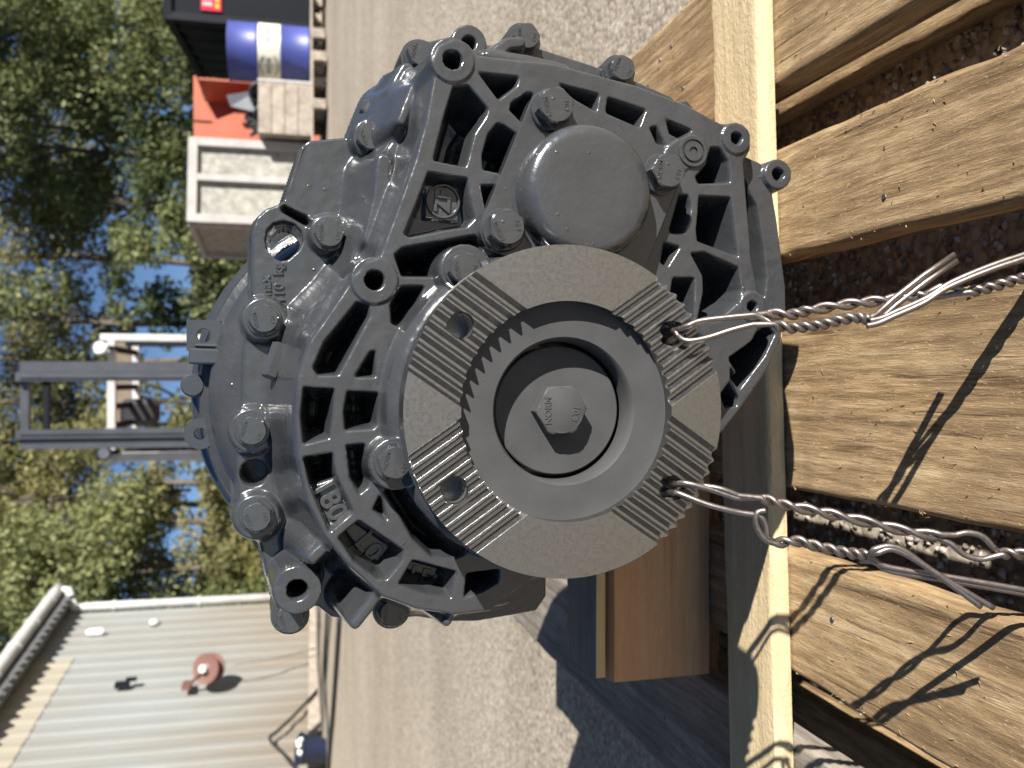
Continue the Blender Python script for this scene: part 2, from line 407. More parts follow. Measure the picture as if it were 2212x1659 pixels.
# ------------------------------------------------------------------ pallet
def plank(name, x0, x1, y0, y1, z0, z1, mat, parent, along='Y', rough=0.0010, seed=0, cell=(0.0022, 0.007), edge=0.0012, notch=()):
    """board with a sawn, grained top and slightly uneven edges; yard frame"""
    L, Wd = (y1 - y0, x1 - x0) if along == 'Y' else (x1 - x0, y1 - y0)
    nu = max(4, int(Wd / cell[0])); nl = max(4, int(L / cell[1]))
    u = np.linspace(0, 1, nu + 1); l = np.linspace(0, 1, nl + 1)
    U, Lg = np.meshgrid(u, l)                                   # rows along the length
    uu = U * Wd; ll = Lg * L
    z = (vnoise(uu / 0.0035, ll / 0.05, seed) - 0.5) * 1.0 + (vnoise(uu / 0.009, ll / 0.15, seed + 5) - 0.5) * 1.2 + (vnoise(uu / 0.0025, ll / 0.012, seed + 9) - 0.5) * 0.5
    z = z * rough
    ew = np.minimum(U, 1 - U) * Wd
    z -= np.clip(0.004 - ew, 0, 0.004) ** 2 / 0.004 * 0.9        # eased edges
    jl = (vnoise(ll / 0.03, ll * 0, seed + 20) - 0.5) * 2 * edge + (vnoise(ll / 0.2, ll * 0, seed + 22) - 0.5) * 3 * edge
    jr = (vnoise(ll / 0.03, ll * 0, seed + 21) - 0.5) * 2 * edge + (vnoise(ll / 0.2, ll * 0, seed + 23) - 0.5) * 3 * edge
    for side, pos, wid, dep in notch:
        g = np.exp(-((Lg * L - pos) / wid) ** 2) * dep
        if side == 'r': jr = jr - g
        else: jl = jl + g
    uu = uu + jl * (1 - U) + jr * U
    top = np.stack([uu, ll, np.full_like(uu, z1) + z], -1).reshape(-1, 3)
    nrow = nu + 1
    idx = np.arange((nl + 1) * nrow).reshape(nl + 1, nrow)
    q = np.stack([idx[:-1, :-1], idx[:-1, 1:], idx[1:, 1:], idx[1:, :-1]], -1).reshape(-1, 4)
    ring = np.concatenate([idx[0, :], idx[1:, -1], idx[-1, -2::-1], idx[-2:0:-1, 0]])
    bot = top[ring].copy(); bot[:, 2] = z0
    k = len(top); nr = len(ring); bi = k + np.arange(nr)
    sides = np.stack([ring, bi, np.roll(bi, -1), np.roll(ring, -1)], -1)
    Vv = np.concatenate([top, bot])
    # bottom as strip of quads between the two long edges
    b0 = bi[:nu + 1]; b1 = bi[nu + nl:2 * nu + nl + 1][::-1]
    botq = np.stack([b0[:-1], b1[:-1], b1[1:], b0[1:]], -1)
    Fq = np.concatenate([q, sides, botq])
    if along == 'Y': Vv = Vv + np.array([x0, y0, 0])
    else: Vv = np.stack([Vv[:, 1] + x0, Vv[:, 0] + y0, Vv[:, 2]], -1)
    if along == 'X': Fq = Fq[:, ::-1]
    return Vv, Fq
def plank_obj(name, mat, parent=None, R=None, org=None, frame='P', **kw):
    props = {k: kw.pop(k) for k in ('label', 'cat', 'group') if k in kw}
    Vv, Fq = plank(name, mat=mat, parent=parent, **kw)
    og = ORG[parent] if parent is not None else Vector(org or Vv.mean(0))
    me = raw_mesh(name, Vv - np.array(og), Fq, mat, True); me.set_sharp_from_angle(angle=math.radians(50))
    o = obj(name, me, parent, og, frame, **props); ORG[o] = og
    return o
DK = 0.144
PY0, PY1 = 0.262, 1.502
pal = empty('pallet', (0, 0.9, 0), 'P', 'weathered brown wooden pallet carrying the grey gearbox', 'pallet')
boards = [(0.2475, 0.387, M_PALLET, 11, ()), (0.1035, 0.1935, M_PALLET, 22, (('r', 0.16, 0.03, 0.003),)), (-0.0855, 0.0595, M_PALLET, 33, ()),
          (-0.2335, -0.1365, M_PALLET, 44, (('l', 0.20, 0.10, -0.006),)), (-0.418, -0.288, M_PALLETG, 55, ())]
for x0, x1, m, sdn, nc in boards:
    plank_obj('deck_board', m, pal, x0=x0, x1=x1, y0=PY0, y1=PY1, z0=DK - 0.022, z1=DK, seed=sdn, notch=nc, rough=0.0007)
for k, yc in enumerate((0.335, 0.905, 1.429)):
    plank_obj('stringer_board', M_PALLETX, pal, along='X', x0=-0.414, x1=0.383, y0=yc - 0.0725, y1=yc + 0.0725, z0=0.1, z1=0.1215, seed=70 + k, cell=(0.005, 0.02))
for k, (xa, xb) in enumerate(((-0.416, -0.318), (-0.055, 0.045), (0.288, 0.385))):
    plank_obj('bottom_board', M_PALLET, pal, x0=xa, x1=xb, y0=PY0, y1=PY1, z0=0.002, z1=0.0235, seed=80 + k, cell=(0.004, 0.012))
    for yc in (0.335, 0.905, 1.429):
        MB().box(((xa + xb) / 2, yc, 0.0618), (xb - xa - 0.012, 0.135, 0.0756)).build('spacer_block', M_PALLETX, pal, bevel=0.002)
# nail heads in the deck boards
nail = MB().lathe([(0, 0.0022), (0.0006, 0.0024), (0.0012, 0.0020)], (0, 0, 0), (0, 0, 1), 10)
nail_me = raw_mesh('nail', [Vector(v) for v in nail.v], nail.f, M_SCRAP)
nails = []
for (dx, dy) in ((1425, 130), (1450, 100), (1400, 185), (1475, 190), (1910, 425), (1797, 1339), (1453, 1479), (1435, 1552), (1417, 1585), (1473, 1613), (1420, 1622), (1252, 1299)):
    p = WZ(dx, dy, DK); nails.append((p.x, p.y))
for x, y in nails:
    o = bpy.data.objects.new('nail', nail_me); COL.objects.link(o); o.parent = pal; o.location = Vector((x, y, DK - 0.0006)) - ORG[pal]

# loose splinters and torn fibres on the sawn faces
rng = np.random.default_rng(5); SV = []; SF = []
for x0, x1, m, sdn, nc in boards[:4]:
    nn_ = 150
    for _ in range(nn_):
        y = rng.uniform(0.38, 1.1) ** 1.0; ed = rng.random() < 0.35
        x = (x0 + rng.uniform(0, 0.003) if rng.random() < 0.5 else x1 - rng.uniform(0, 0.003)) if ed else rng.uniform(x0 + 0.004, x1 - 0.004)
        l = rng.uniform(0.0015, 0.005); w_ = rng.uniform(0.0001, 0.0004); a_ = rng.normal(0, 0.5) + (math.pi if rng.random() < 0.5 else 0); lift = rng.uniform(0.1, 0.5) * l
        dx, dy = math.sin(a_), math.cos(a_); k = len(SV)
        SV += [(x - dy * w_, y + dx * w_, DK - 0.0004), (x + dy * w_, y - dx * w_, DK - 0.0004), (x + dx * l, y + dy * l, DK + lift), (x, y, DK + 0.0006)]
        SF += [(k, k + 1, k + 2), (k, k + 2, k + 3), (k + 1, k + 3, k + 2)]
spl = obj('splinters', raw_mesh('splinters', [Vector(v) - ORG[pal] for v in SV], SF, M_PALLET), pal); spl['kind'] = 'stuff'

# ------------------------------------------------------------------ timbers on the pallet
# thin sawn strip across the deck
a = WZ(1715, 1659, DK + 0.001); b = WZ(1670, 0, DK + 0.001)
yaw = math.atan2(b.y - a.y, b.x - a.x)
Vv, Fq = plank('wood_strip', -0.42, 0.40, 0, 0.080, 0.0, 0.0145, None, None, along='X', seed=91, rough=0.0006, cell=(0.003, 0.006), edge=0.0008)
me = raw_mesh('wood_strip', Vv, Fq, M_LATH, True); me.set_sharp_from_angle(angle=math.radians(45))
st = bpy.data.objects.new('wood_strip', me); COL.objects.link(st)
mid = (a + b) / 2
st.matrix_world = M @ Matrix.Translation((mid.x, mid.y, DK + 0.0018)) @ Matrix.Rotation(yaw, 4, 'Z')
setprops(st, 'long pale sawn wood strip lying across the pallet boards below the gearbox', 'wood strip')
# fir block and board carrying the gearbox
bl = WZ(1535, 1455, DK)
BY, BX0 = bl.y, bl.x
Vv, Fq = plank('wooden_block', BX0, 0.235, BY, BY + 0.095, DK + 0.0016, DK + 0.102, None, None, along='X', seed=95, rough=0.0004, cell=(0.008, 0.02), edge=0.0004)
me = raw_mesh('wooden_block', Vv, Fq, M_BLOCK, True); me.set_sharp_from_angle(angle=math.radians(45))
obj('wooden_block', me, frame='P', label='thick reddish square timber across the pallet under the gearbox', cat='timber')
Vv, Fq = plank('thin_board', BX0 + 0.004, 0.22, BY + 0.004, BY + 0.09, DK + 0.1062, DK + 0.1185, None, None, along='X', seed=97, rough=0.0003, cell=(0.01, 0.03), edge=0.0003)
me = raw_mesh('thin_board', Vv, Fq, M_YELLOW, True); me.materials.append(M_GREYX)
me.polygons.foreach_set('material_index', [1 if abs(p_.normal.z) > 0.5 and p_.center.z > DK + 0.115 else 0 for p_ in me.polygons]); me.set_sharp_from_angle(angle=math.radians(45))
obj('thin_board', me, frame='P', label='thin grey topped board with a yellow edge packed on top of the reddish timber', cat='board')
MB().box(((BX0 + 0.21) / 2, BY + 0.05, DK + 0.1042), (0.21 - BX0 - 0.02, 0.075, 0.0036)).build('shadow_gap_strip', M_BROWN, frame='P', origin=(0, BY, DK + 0.1),  # dark strip added to draw the shadow line between board and timber
    label='dark thin strip standing in for the shadow gap between yellow board and reddish timber', cat='shadow strip')

# ------------------------------------------------------------------ gearbox
GB = empty('gearbox', (0.0, 0.72, DK + 0.1185), 'P', 'large grey painted gearbox with a toothed steel output flange', 'gearbox')
YC, YJ = 0.512, 0.600            # cover face, joint flange face
YF = 0.451                       # flange face
AX = W(1231, 889, YF)            # output axis
# --- housing as a cast relief: depth (towards +Y) over the x-z plane
CELL = 0.00072
gx = np.arange(-0.185, 0.272, CELL); gzv = np.arange(0.205, 0.60, CELL)
GX, GZ = np.meshgrid(gx, gzv)
HB = 0.628
H = np.full(GX.shape, HB)
def pts2(P, Y): return np.array([(p.x, p.z) for p in (W(x, y, Y) for x, y in P)])
def win(P, m):
    i0 = np.searchsorted(gx, P[:, 0].min() - m); i1 = np.searchsorted(gx, P[:, 0].max() + m)
    j0 = np.searchsorted(gzv, P[:, 1].min() - m); j1 = np.searchsorted(gzv, P[:, 1].max() + m)
    return slice(max(j0, 0), j1), slice(max(i0, 0), i1)
def sd_poly(X, Z, P):
    d = np.full(X.shape, 1e9); s = np.ones(X.shape)
    n = len(P)
    for i in range(n):
        a = P[i]; b = P[i - 1]
        ex, ez = b - a; wx = X - a[0]; wz = Z - a[1]
        t = np.clip((wx * ex + wz * ez) / (ex * ex + ez * ez + 1e-12), 0, 1)
        d = np.minimum(d, (wx - ex * t) ** 2 + (wz - ez * t) ** 2)
        c1 = Z >= a[1]; c2 = Z < b[1]; c3 = ex * wz > ez * wx
        flip = (c1 & c2 & c3) | (~c1 & ~c2 & ~c3); s = np.where(flip, -s, s)
    return s * np.sqrt(d)
def sd_line(X, Z, P, r):
    d = np.full(X.shape, 1e9)
    for a, b in zip(P[:-1], P[1:]):
        ex, ez = b - a; wx = X - a[0]; wz = Z - a[1]
        t = np.clip((wx * ex + wz * ez) / (ex * ex + ez * ez + 1e-12), 0, 1)
        d = np.minimum(d, (wx - ex * t) ** 2 + (wz - ez * t) ** 2)
    return np.sqrt(d) - r
def smin(a, b, r):
    h = np.clip(0.5 + 0.5 * (b - a) / r, 0, 1); return b * (1 - h) + a * h - r * h * (1 - h)
def raise_(P, Y, k=9.0, fil=0.006, sdf=None, w=None, m=0.03):
    P = pts2(P, Y); s = win(P, m + (w or 0)); X, Z = GX[s], GZ[s]
    d = sdf(X, Z, P) if sdf else (sd_line(X, Z, P, w) if w else sd_poly(X, Z, P))
    t = Y + np.maximum(d, 0) * k + np.clip(d + 0.0009, 0, 0.0009) ** 2 * 450
    H[s] = smin(H[s], np.minimum(t, HB + 0.05), fil) if fil else np.minimum(H[s], t)
def disc(x, y, Y, r, k=14.0, fil=0.006):
    raise_([(x, y)], Y, k, fil, lambda X, Z, P: np.hypot(X - P[0][0], Z - P[0][1]) - r, m=r + 0.03)
def cut(P, Y, depth, k=7.0, rnd=0.0022):
    P = pts2(P, Y); s = win(P, 0.004); X, Z = GX[s], GZ[s]
    d = -sd_poly(X, Z, P)
    t = Y + np.minimum(np.maximum(d, 0) * k, depth) + 0
    H[s] = np.where(d > 0, np.maximum(H[s], t), H[s])
def drill(x, y, Y, r, depth):
    p = W(x, y, Y); s = win(np.array([(p.x, p.z)]), r + 0.004); X, Z = GX[s], GZ[s]
    d = r - np.hypot(X - p.x, Z - p.z)
    H[s] = np.where(d > 0, np.maximum(H[s], Y + np.minimum(d * 12, depth)), H[s])
def blur(A, n):
    A = np.pad(A, n, mode='edge'); k_ = n
    for _ in range(n):
        A = (np.roll(A, 1, 0) + 2 * A + np.roll(A, -1, 0)) / 4
        A = (np.roll(A, 1, 1) + 2 * A + np.roll(A, -1, 1)) / 4
    return A[k_:-k_, k_:-k_]
PX = 0.55 / F                     # metres per picture pixel near the cover
# joint flange with brackets
J = [(512, 905), (508, 1000), (513, 1085), (518, 1135), (545, 1165), (560, 1178), (575, 1250), (590, 1300), (600, 1318), (640, 1322), (685, 1312), (715, 1336), (748, 1340), (775, 1330),
     (800, 1315), (850, 1340), (900, 1335), (965, 1345), (1030, 1345), (1100, 1333), (1160, 1322), (1182, 1290), (1182, 1245), (1300, 1200), (1430, 1060), (1500, 930), (1560, 850), (1610, 760),
     (1630, 650), (1625, 560), (1600, 450), (1560, 350), (1500, 250), (1450, 205), (1350, 162), (1250, 128), (1160, 100), (1120, 72), (1060, 95), (990, 72), (930, 85), (890, 100), (860, 150),
     (820, 225), (785, 262), (768, 288), (667, 297), (652, 310), (608, 437), (575, 448), (552, 468), (541, 500), (541, 540), (540, 650), (528, 720), (522, 760), (520, 860)]
raise_(J, YJ, 16, 0)
# step between bracket plate and lifting lug, flat plate slightly deeper
cut([(606, 432), (655, 305), (670, 292), (775, 286), (800, 320), (750, 480), (700, 482), (668, 468)], YJ, 0.006, 8)
cut([(610, 440), (664, 462), (676, 480), (660, 486), (608, 456)], YJ, 0.05, 9)
# cast shoulder between joint flange and cover
C1 = [(900, 215), (925, 170), (960, 110), (1010, 104), (1200, 144), (1373, 189), (1481, 232), (1570, 280), (1610, 330), (1630, 420), (1640, 560), (1645, 690), (1600, 800), (1500, 930), (1400, 1080), (1250, 1200),
      (1150, 1265), (1100, 1305), (1000, 1325), (900, 1318), (830, 1290), (745, 1225), (690, 1160), (645, 1085), (618, 990), (608, 900), (618, 810), (640, 725), (665, 672), (715, 622), (755, 570), (785, 510), (800, 440), (815, 345), (850, 300)]
raise_(C1, 0.560, 3.6, 0.010)
# bolt pads on the joint flange
for x, y, r in ((570, 690, 0.0150), (545, 931, 0.0155), (554, 1118, 0.0155), (712, 504, 0.0135), (803, 294, 0.013)):
    disc(x, y, YJ - 0.008, r, 14, 0.004)
# cover
C = [(935, 165), (930, 130), (945, 100), (980, 84), (1012, 92), (1032, 117), (1200, 136), (1373, 182), (1481, 223), (1560, 266), (1590, 264), (1622, 285), (1624, 322), (1608, 350), (1626, 560), (1640, 630), (1658, 662),
     (1645, 700), (1590, 810), (1500, 930), (1400, 1080), (1250, 1210), (1150, 1255), (1088, 1295), (1060, 1322), (985, 1330), (900, 1318), (826, 1291), (755, 1228), (700, 1162), (662, 1085), (640, 990), (633, 900), (641, 815), (668, 735),
     (720, 660), (760, 600), (790, 566), (817, 556), (852, 462), (894, 347), (918, 260)]
raise_(C, YC, 7.0, 0.008)
# lower right wall
Nn = [(1600, 330), (1645, 350), (1668, 392), (1682, 480), (1692, 560), (1700, 620), (1701, 666), (1690, 733), (1658, 804), (1606, 879), (1560, 939), (1500, 900), (1500, 600), (1560, 400)]
raise_(Nn, YC + 0.014, 14, 0.004)
# radial ribs reaching past the arc, rib to the left boss
raise_([(828, 1268), (800, 1310), (768, 1350)], YC + 0.006, 9, 0.005, w=0.0034)
raise_([(984, 1318), (966, 1346)], YC + 0.006, 9, 0.005, w=0.003)
raise_([(712, 1172), (676, 1206)], YC + 0.018, 5, 0.010, w=0.0036)
# fillets / bulges on the shoulder
raise_([(828, 350), (822, 430), (800, 515)], 0.553, 4.0, 0.016, w=0.005)
raise_([(905, 160), (880, 215), (858, 262)], 0.566, 5, 0.008, w=0.005)
raise_([(880, 150), (850, 200)], 0.580, 5, 0.006, w=0.005)
raise_([(895, 190), (868, 260)], 0.545, 3.0, 0.008, w=0.003)
raise_([(1060, 118), (1140, 130), (1220, 150)], 0.560, 4, 0.008, w=0.004)
raise_([(1070, 112), (1100, 92), (1125, 90)], 0.57, 5, 0.004, w=0.004)
H = blur(H, 2)
# pockets
def pk(P, depth=0.055, Y=YC): cut(P, Y, depth)
pk([(771, 652), (797, 660), (798, 684), (731, 810), (686, 811), (676, 795), (700, 740)])
pk([(800, 760), (811, 757), (811, 814), (766, 815)])
pk([(656, 836), (722, 840), (718, 900), (712, 946), (655, 960), (650, 900)])
pk([(751, 845), (817, 848), (815, 917), (806, 926), (746, 930), (743, 890)])
pk([(655, 988), (718, 978), (725, 1025), (758, 1097), (762, 1106), (712, 1150), (670, 1050)], 0.05)
pk([(748, 962), (788, 959), (792, 1012), (801, 1038), (795, 1052), (776, 1068), (757, 1033)])
pk([(730, 1161), (775, 1124), (872, 1189), (868, 1212), (835, 1252), (815, 1250), (765, 1212)], 0.030)
pk([(892, 1210), (986, 1235), (974, 1292), (922, 1283), (861, 1262)], 0.032)
pk([(1009, 1239), (1078, 1230), (1075, 1258), (1045, 1276), (1003, 1290)], 0.04)
pk([(830, 1061), (850, 1048), (927, 1089), (985, 1139), (1017, 1176), (1003, 1197), (980, 1207), (933, 1203), (892, 1164), (860, 1107)], 0.06)
pk([(806, 1101), (821, 1068), (828, 1083), (839, 1128)], 0.05)
pk([(852, 550), (870, 535), (1025, 508), (1042, 516), (1042, 552), (975, 570), (938, 598), (868, 597)], 0.06)
pk([(867, 619), (917, 618), (902, 660), (890, 690), (860, 706), (846, 699), (843, 656)], 0.05)
pk([(1033, 156), (1121, 165), (1116, 184), (1077, 215)], 0.06)
pk([(1152, 201), (1150, 214), (1140, 277), (1101, 237), (1105, 222), (1135, 201)], 0.06)
pk([(980, 186), (1012, 184), (1054, 235), (1049, 251), (1025, 288), (1012, 340), (1006, 360), (936, 346), (960, 250)], 0.05)
pk([(1075, 266), (1085, 268), (1126, 296), (1103, 367), (1093, 376), (1044, 366), (1042, 335), (1055, 290)], 0.05)
pk([(926, 371), (1010, 384), (1013, 420), (1019, 447), (1025, 472), (1008, 490), (960, 497), (885, 512), (873, 506), (900, 440)], 0.018)
pk([(1039, 400), (1092, 402), (1077, 437), (1056, 457), (1049, 450)], 0.055)
pk([(1205, 180), (1294, 203), (1288, 240), (1240, 212)], 0.055)
pk([(1314, 210), (1395, 237), (1381, 274), (1310, 243)], 0.055)
pk([(1440, 257), (1496, 281), (1468, 299), (1447, 288)], 0.055)
pk([(1404, 276), (1418, 272), (1440, 318), (1419, 309)], 0.05)
pk([(1536, 318), (1555, 318), (1573, 346), (1577, 394), (1509, 396), (1503, 382), (1526, 356)], 0.055)
pk([(1511, 423), (1578, 426), (1595, 556), (1567, 543), (1507, 520), (1505, 495), (1509, 456)], 0.055)
pk([(1468, 421), (1487, 421), (1493, 446), (1487, 479), (1477, 503), (1453, 503), (1447, 499)], 0.05)
pk([(1436, 523), (1469, 533), (1442, 576), (1427, 567)], 0.05)
pk([(1493, 547), (1521, 544), (1595, 577), (1602, 627), (1592, 655), (1551, 692), (1507, 695), (1521, 628), (1519, 595)], 0.05)
pk([(1612, 356), (1637, 372), (1648, 404), (1664, 431), (1679, 528), (1686, 595), (1680, 648), (1664, 640), (1644, 626), (1636, 594)], 0.036)
pk([(1661, 700), (1679, 720), (1656, 769), (1600, 844), (1556, 776)], 0.05, YC + 0.012)
pk([(1560, 796), (1598, 861), (1595, 878), (1569, 882), (1559, 850)], 0.05, YC + 0.012)
pk([(1455, 600), (1500, 600), (1500, 690), (1470, 720), (1440, 690)], 0.03)
# lifting eye and small holes in the bracket
cut([(574, 520), (578, 497), (592, 483), (612, 478), (635, 484), (650, 500), (654, 520), (645, 540), (622, 560), (606, 563), (590, 555), (578, 542)], YJ, 0.12, 14)
drill(548, 1022, YJ, 0.0085, 0.06)
H = blur(H, 1)
# bosses
for x, y, rp, Y, hp, hd in ((977, 129, 46, YC - 0.001, 20, 0.06), (1590.6, 298.5, 35, YC - 0.001, 14, 0.04), (1625, 662, 33, YC - 0.001, 13, 0.04), (809, 605, 47, YC - 0.001, 20, 0.07),
                            (1681.5, 376, 34, YC + 0.010, 15, 0.04), (642, 1275, 47, 0.548, 21, 0.08), (1013.6, 92, 37, 0.578, 15, 0.06)):
    k = Y / 0.512 * PX
    disc(x, y, Y, rp * k, 16, 0.004)
    drill(x, y, Y, hp * k, hd)
# hub round the output shaft
hubr = W(838, 885, 0.492).z - AX.z
s = win(np.array([(AX.x, AX.z)]), hubr + 0.04); rr_ = np.hypot(GX[s] - AX.x, GZ[s] - AX.z)
H[s] = smin(H[s], 0.494 + np.maximum(rr_ - hubr, 0) * 6 + np.clip(rr_ - hubr + 0.007, 0, 0.007) ** 2 / 0.014 * 1.4, 0.006)
for x, y in ((1006, 583), (856, 1002)):
    disc(x, y, 0.4965, 0.0150, 12, 0.006)
# "180" pad and badge pad
raise_([(682, 1047), (724, 1032), (757, 1099), (712, 1134)], YC + 0.010, 6, 0.004)
raise_([(918, 398), (990, 405), (990, 478), (917, 470)], YC + 0.0125, 10, 0.001)
raise_([(1463, 342), (1485, 326), (1498, 326)], YC, 12, 0.004, w=0.0095)
H = H + (vnoise(GX / 0.006, GZ / 0.006, 3) - 0.5) * 0.00035
def relief(name, mat, parent, X, Z, Hh, hb):
    ny, nx = Hh.shape; idx = np.arange(ny * nx).reshape(ny, nx)
    q = np.stack([idx[:-1, :-1], idx[:-1, 1:], idx[1:, 1:], idx[1:, :-1]], -1).reshape(-1, 4)
    h4 = Hh.ravel()[q]; keep = (h4.min(1) < hb - 0.002)
    q = q[keep]; used = np.unique(q); remap = np.full(ny * nx, -1); remap[used] = np.arange(len(used))
    V = np.stack([X.ravel(), np.minimum(Hh.ravel(), hb), Z.ravel()], -1)[used] - np.array(ORG[parent])
    o = obj(name, raw_mesh(name, V, remap[q], mat, True), parent); ORG[o] = ORG[parent]
    return o
HOUSE = relief('housing', M_PAINT, GB, GX, GZ, H, HB)

# --- raised lettering
def text_geo(s, size, depth):
    cu = bpy.data.curves.new('t', 'FONT'); cu.body = s; cu.size = size; cu.extrude = depth / 2; cu.align_x = 'CENTER'; cu.align_y = 'CENTER'
    cu.bevel_depth = size * 0.02; cu.resolution_u = 3; cu.offset = size * 0.012
    o = bpy.data.objects.new('t', cu); COL.objects.link(o)
    dg = bpy.context.evaluated_depsgraph_get(); me = o.evaluated_get(dg).to_mesh()
    V = [v.co.copy() for v in me.vertices]; Fc = [tuple(p.vertices) for p in me.polygons]
    o.to_mesh_clear(); bpy.data.objects.remove(o); bpy.data.curves.remove(cu)
    return V, Fc
def text(name, s, size, depth, c, ang, mat, parent, e1=Vector((1, 0, 0)), e2=Vector((0, 0, 1)), e3=Vector((0, -1, 0)), origin=None):
    V, Fc = text_geo(s, size, depth); ca, sa = math.cos(ang), math.sin(ang); mb = MB()
    mb.add([Vector(c) + e1 * (v.x * ca - v.y * sa) + e2 * (v.x * sa + v.y * ca) + e3 * (v.z) for v in V], Fc)
    return mb.build(name, mat, parent, origin=origin)
text('raised_lettering', 'max', 0.0095, 0.0022, W(575, 622, YJ), math.radians(4), M_PAINT, HOUSE)
text('raised_lettering', '110  kg', 0.0090, 0.0022, W(603, 612, YJ), math.radians(4), M_PAINT, HOUSE)
text('raised_lettering', '180', 0.0165, 0.003, W(712, 1080, YC + 0.0095), math.radians(180 + 28), M_PAINT, HOUSE)
text('raised_lettering', 'L01', 0.0165, 0.003, W(805, 1193, YC + 0.0293), math.radians(180 + 38), M_PAINT, HOUSE)
text('raised_lettering', 'L546', 0.0135, 0.002, W(929, 1250, YC + 0.0313), math.radians(180 + 72), M_PAINT, HOUSE)
bc = W(957, 435, YC + 0.012)
bd = MB()
ring = [(bc + Vector((math.cos(t) * 0.0098, 0, math.sin(t) * 0.0098))) for t in np.linspace(0, 2 * math.pi, 33)]
bd.tube(ring, 0.0010, 6, False)
V, Fc = text_geo('ZF', 0.0135, 0.0022); ca, sa = math.cos(math.radians(-4)), math.sin(math.radians(-4))
bd.add([bc + Vector((v.x * ca * 0.92 - v.y * sa, -v.z, v.x * sa + v.y * ca)) for v in V], Fc)
bd.build('badge', M_PAINT, HOUSE)

# --- bolts
def hex_geo(R, h, fl_r, fl_h, rot=0, dome=True):
    """hex head with washer face; local: +z is outward"""
    mb = MB(); n = 6
    def ringp(rad, z, k=6, hexa=True): return [(rad * math.cos(rot + 2 * math.pi * i / k), rad * math.sin(rot + 2 * math.pi * i / k), z) for i in range(k)]
    mb.lathe([(-0.004, fl_r), (fl_h * 0.75, fl_r), (fl_h, fl_r * 0.96)], (0, 0, 0), (0, 0, 1), 28)
    # hex prism cut by a chamfer cone
    K = 48; lv = []
    for z in (fl_h, h - 0.0016, h - 0.0007, h):
        rad = []
        for i in range(K):
            a = 2 * math.pi * i / K; m_ = ((a - rot + math.pi / 6) % (math.pi / 3)) - math.pi / 6
            hr = R * math.cos(math.pi / 6) / math.cos(((a - rot) % (math.pi / 3)) - math.pi / 6)
            lim = {0: 9, 1: 9, 2: R * 0.94, 3: R * 0.845}[len(lv)]
            rad.append((min(hr, lim) * math.cos(a), min(hr, lim) * math.sin(a), z))
        lv.append(rad)
    V = [p for l in lv for p in l]
    Fc = [(i * K + j, i * K + (j + 1) % K, (i + 1) * K + (j + 1) % K, (i + 1) * K + j) for i in range(3) for j in range(K)] + [tuple(3 * K + j for j in range(K))]
    mb.add(V, Fc)
    return mb
def bolt_mesh(name, R, h, fl_r, fl_h, mat, mark=None):
    mb = hex_geo(R, h, fl_r, fl_h)
    if mark:
        for s_, an in ((mark[0], 0.5), (mark[1], 3.4)):
            V, Fc = text_geo(s_, R * 0.34, 0.0006)
            off = R * 0.52
            mb.add([((v.x) * math.cos(an) - (v.y + off) * math.sin(an), (v.x) * math.sin(an) + (v.y + off) * math.cos(an), h + v.z) for v in V], Fc)
    # local z -> -Y
    me = raw_mesh(name, [(v[0], -v[2], v[1]) for v in mb.v], mb.f, mat, True)
    bm = bmesh.new(); bm.from_mesh(me); bmesh.ops.recalc_face_normals(bm, faces=bm.faces); bm.to_mesh(me); bm.free()
    me.set_sharp_from_angle(angle=math.radians(28)); return me
B1 = bolt_mesh('bolt', 0.0100, 0.0100, 0.0112, 0.0022, M_PAINT, ('NORM', '10.9'))
B2 = bolt_mesh('bolt', 0.0115, 0.0120, 0.0128, 0.0025, M_PAINT, ('NORM', '10.9'))
def bolt(x, y, Yface, me, h, rot):
    p = W(x, y, Yface); o = bpy.data.objects.new('bolt', me); COL.objects.link(o); o.parent = GB
    o.location = Vector((p.x, Yface + h, p.z)) - ORG[GB]; o.rotation_euler = (0, rot, 0); return o
for x, y, Y, rot in ((570, 688, YJ - 0.018, 0.3), (544, 931, YJ - 0.018, 0.8), (554, 1118, YJ - 0.018, 0.1), (712, 503, YJ - 0.018, 0.5), (802, 293, YJ - 0.018, 0.2),
                     (911, 113, YJ - 0.012, 0.7), (1138.6, 76, YJ - 0.014, 0.4), (1347, 146, YJ - 0.014, 0.9), (850, 1326, YJ - 0.014, 0.6), (627, 1338, YJ - 0.004, 0.2)):
    bolt(x, y, Y, B1, 0.0100, rot)
bolt(1007, 580, 0.4865, B1, 0.0100, 0.3); bolt(854, 1000, 0.4865, B1, 0.0100, 0.75)
# bolt bosses standing out at the right edge and behind the left boss
for x, y, Y in ((911, 113, YJ - 0.001), (1138.6, 76, YJ - 0.003), (1347, 146, YJ - 0.003), (850, 1326, YJ - 0.003), (627, 1338, YJ + 0.007)):
    p = W(x, y, Y - 0.011); MB().lathe([(0, 0.0128), (0.01, 0.0132), (0.035, 0.0140)], (p.x, Y - 0.0005, p.z), (0, 1, 0), 28).build('bolt_boss', M_PAINT, GB, smooth=True, autosmooth=40)

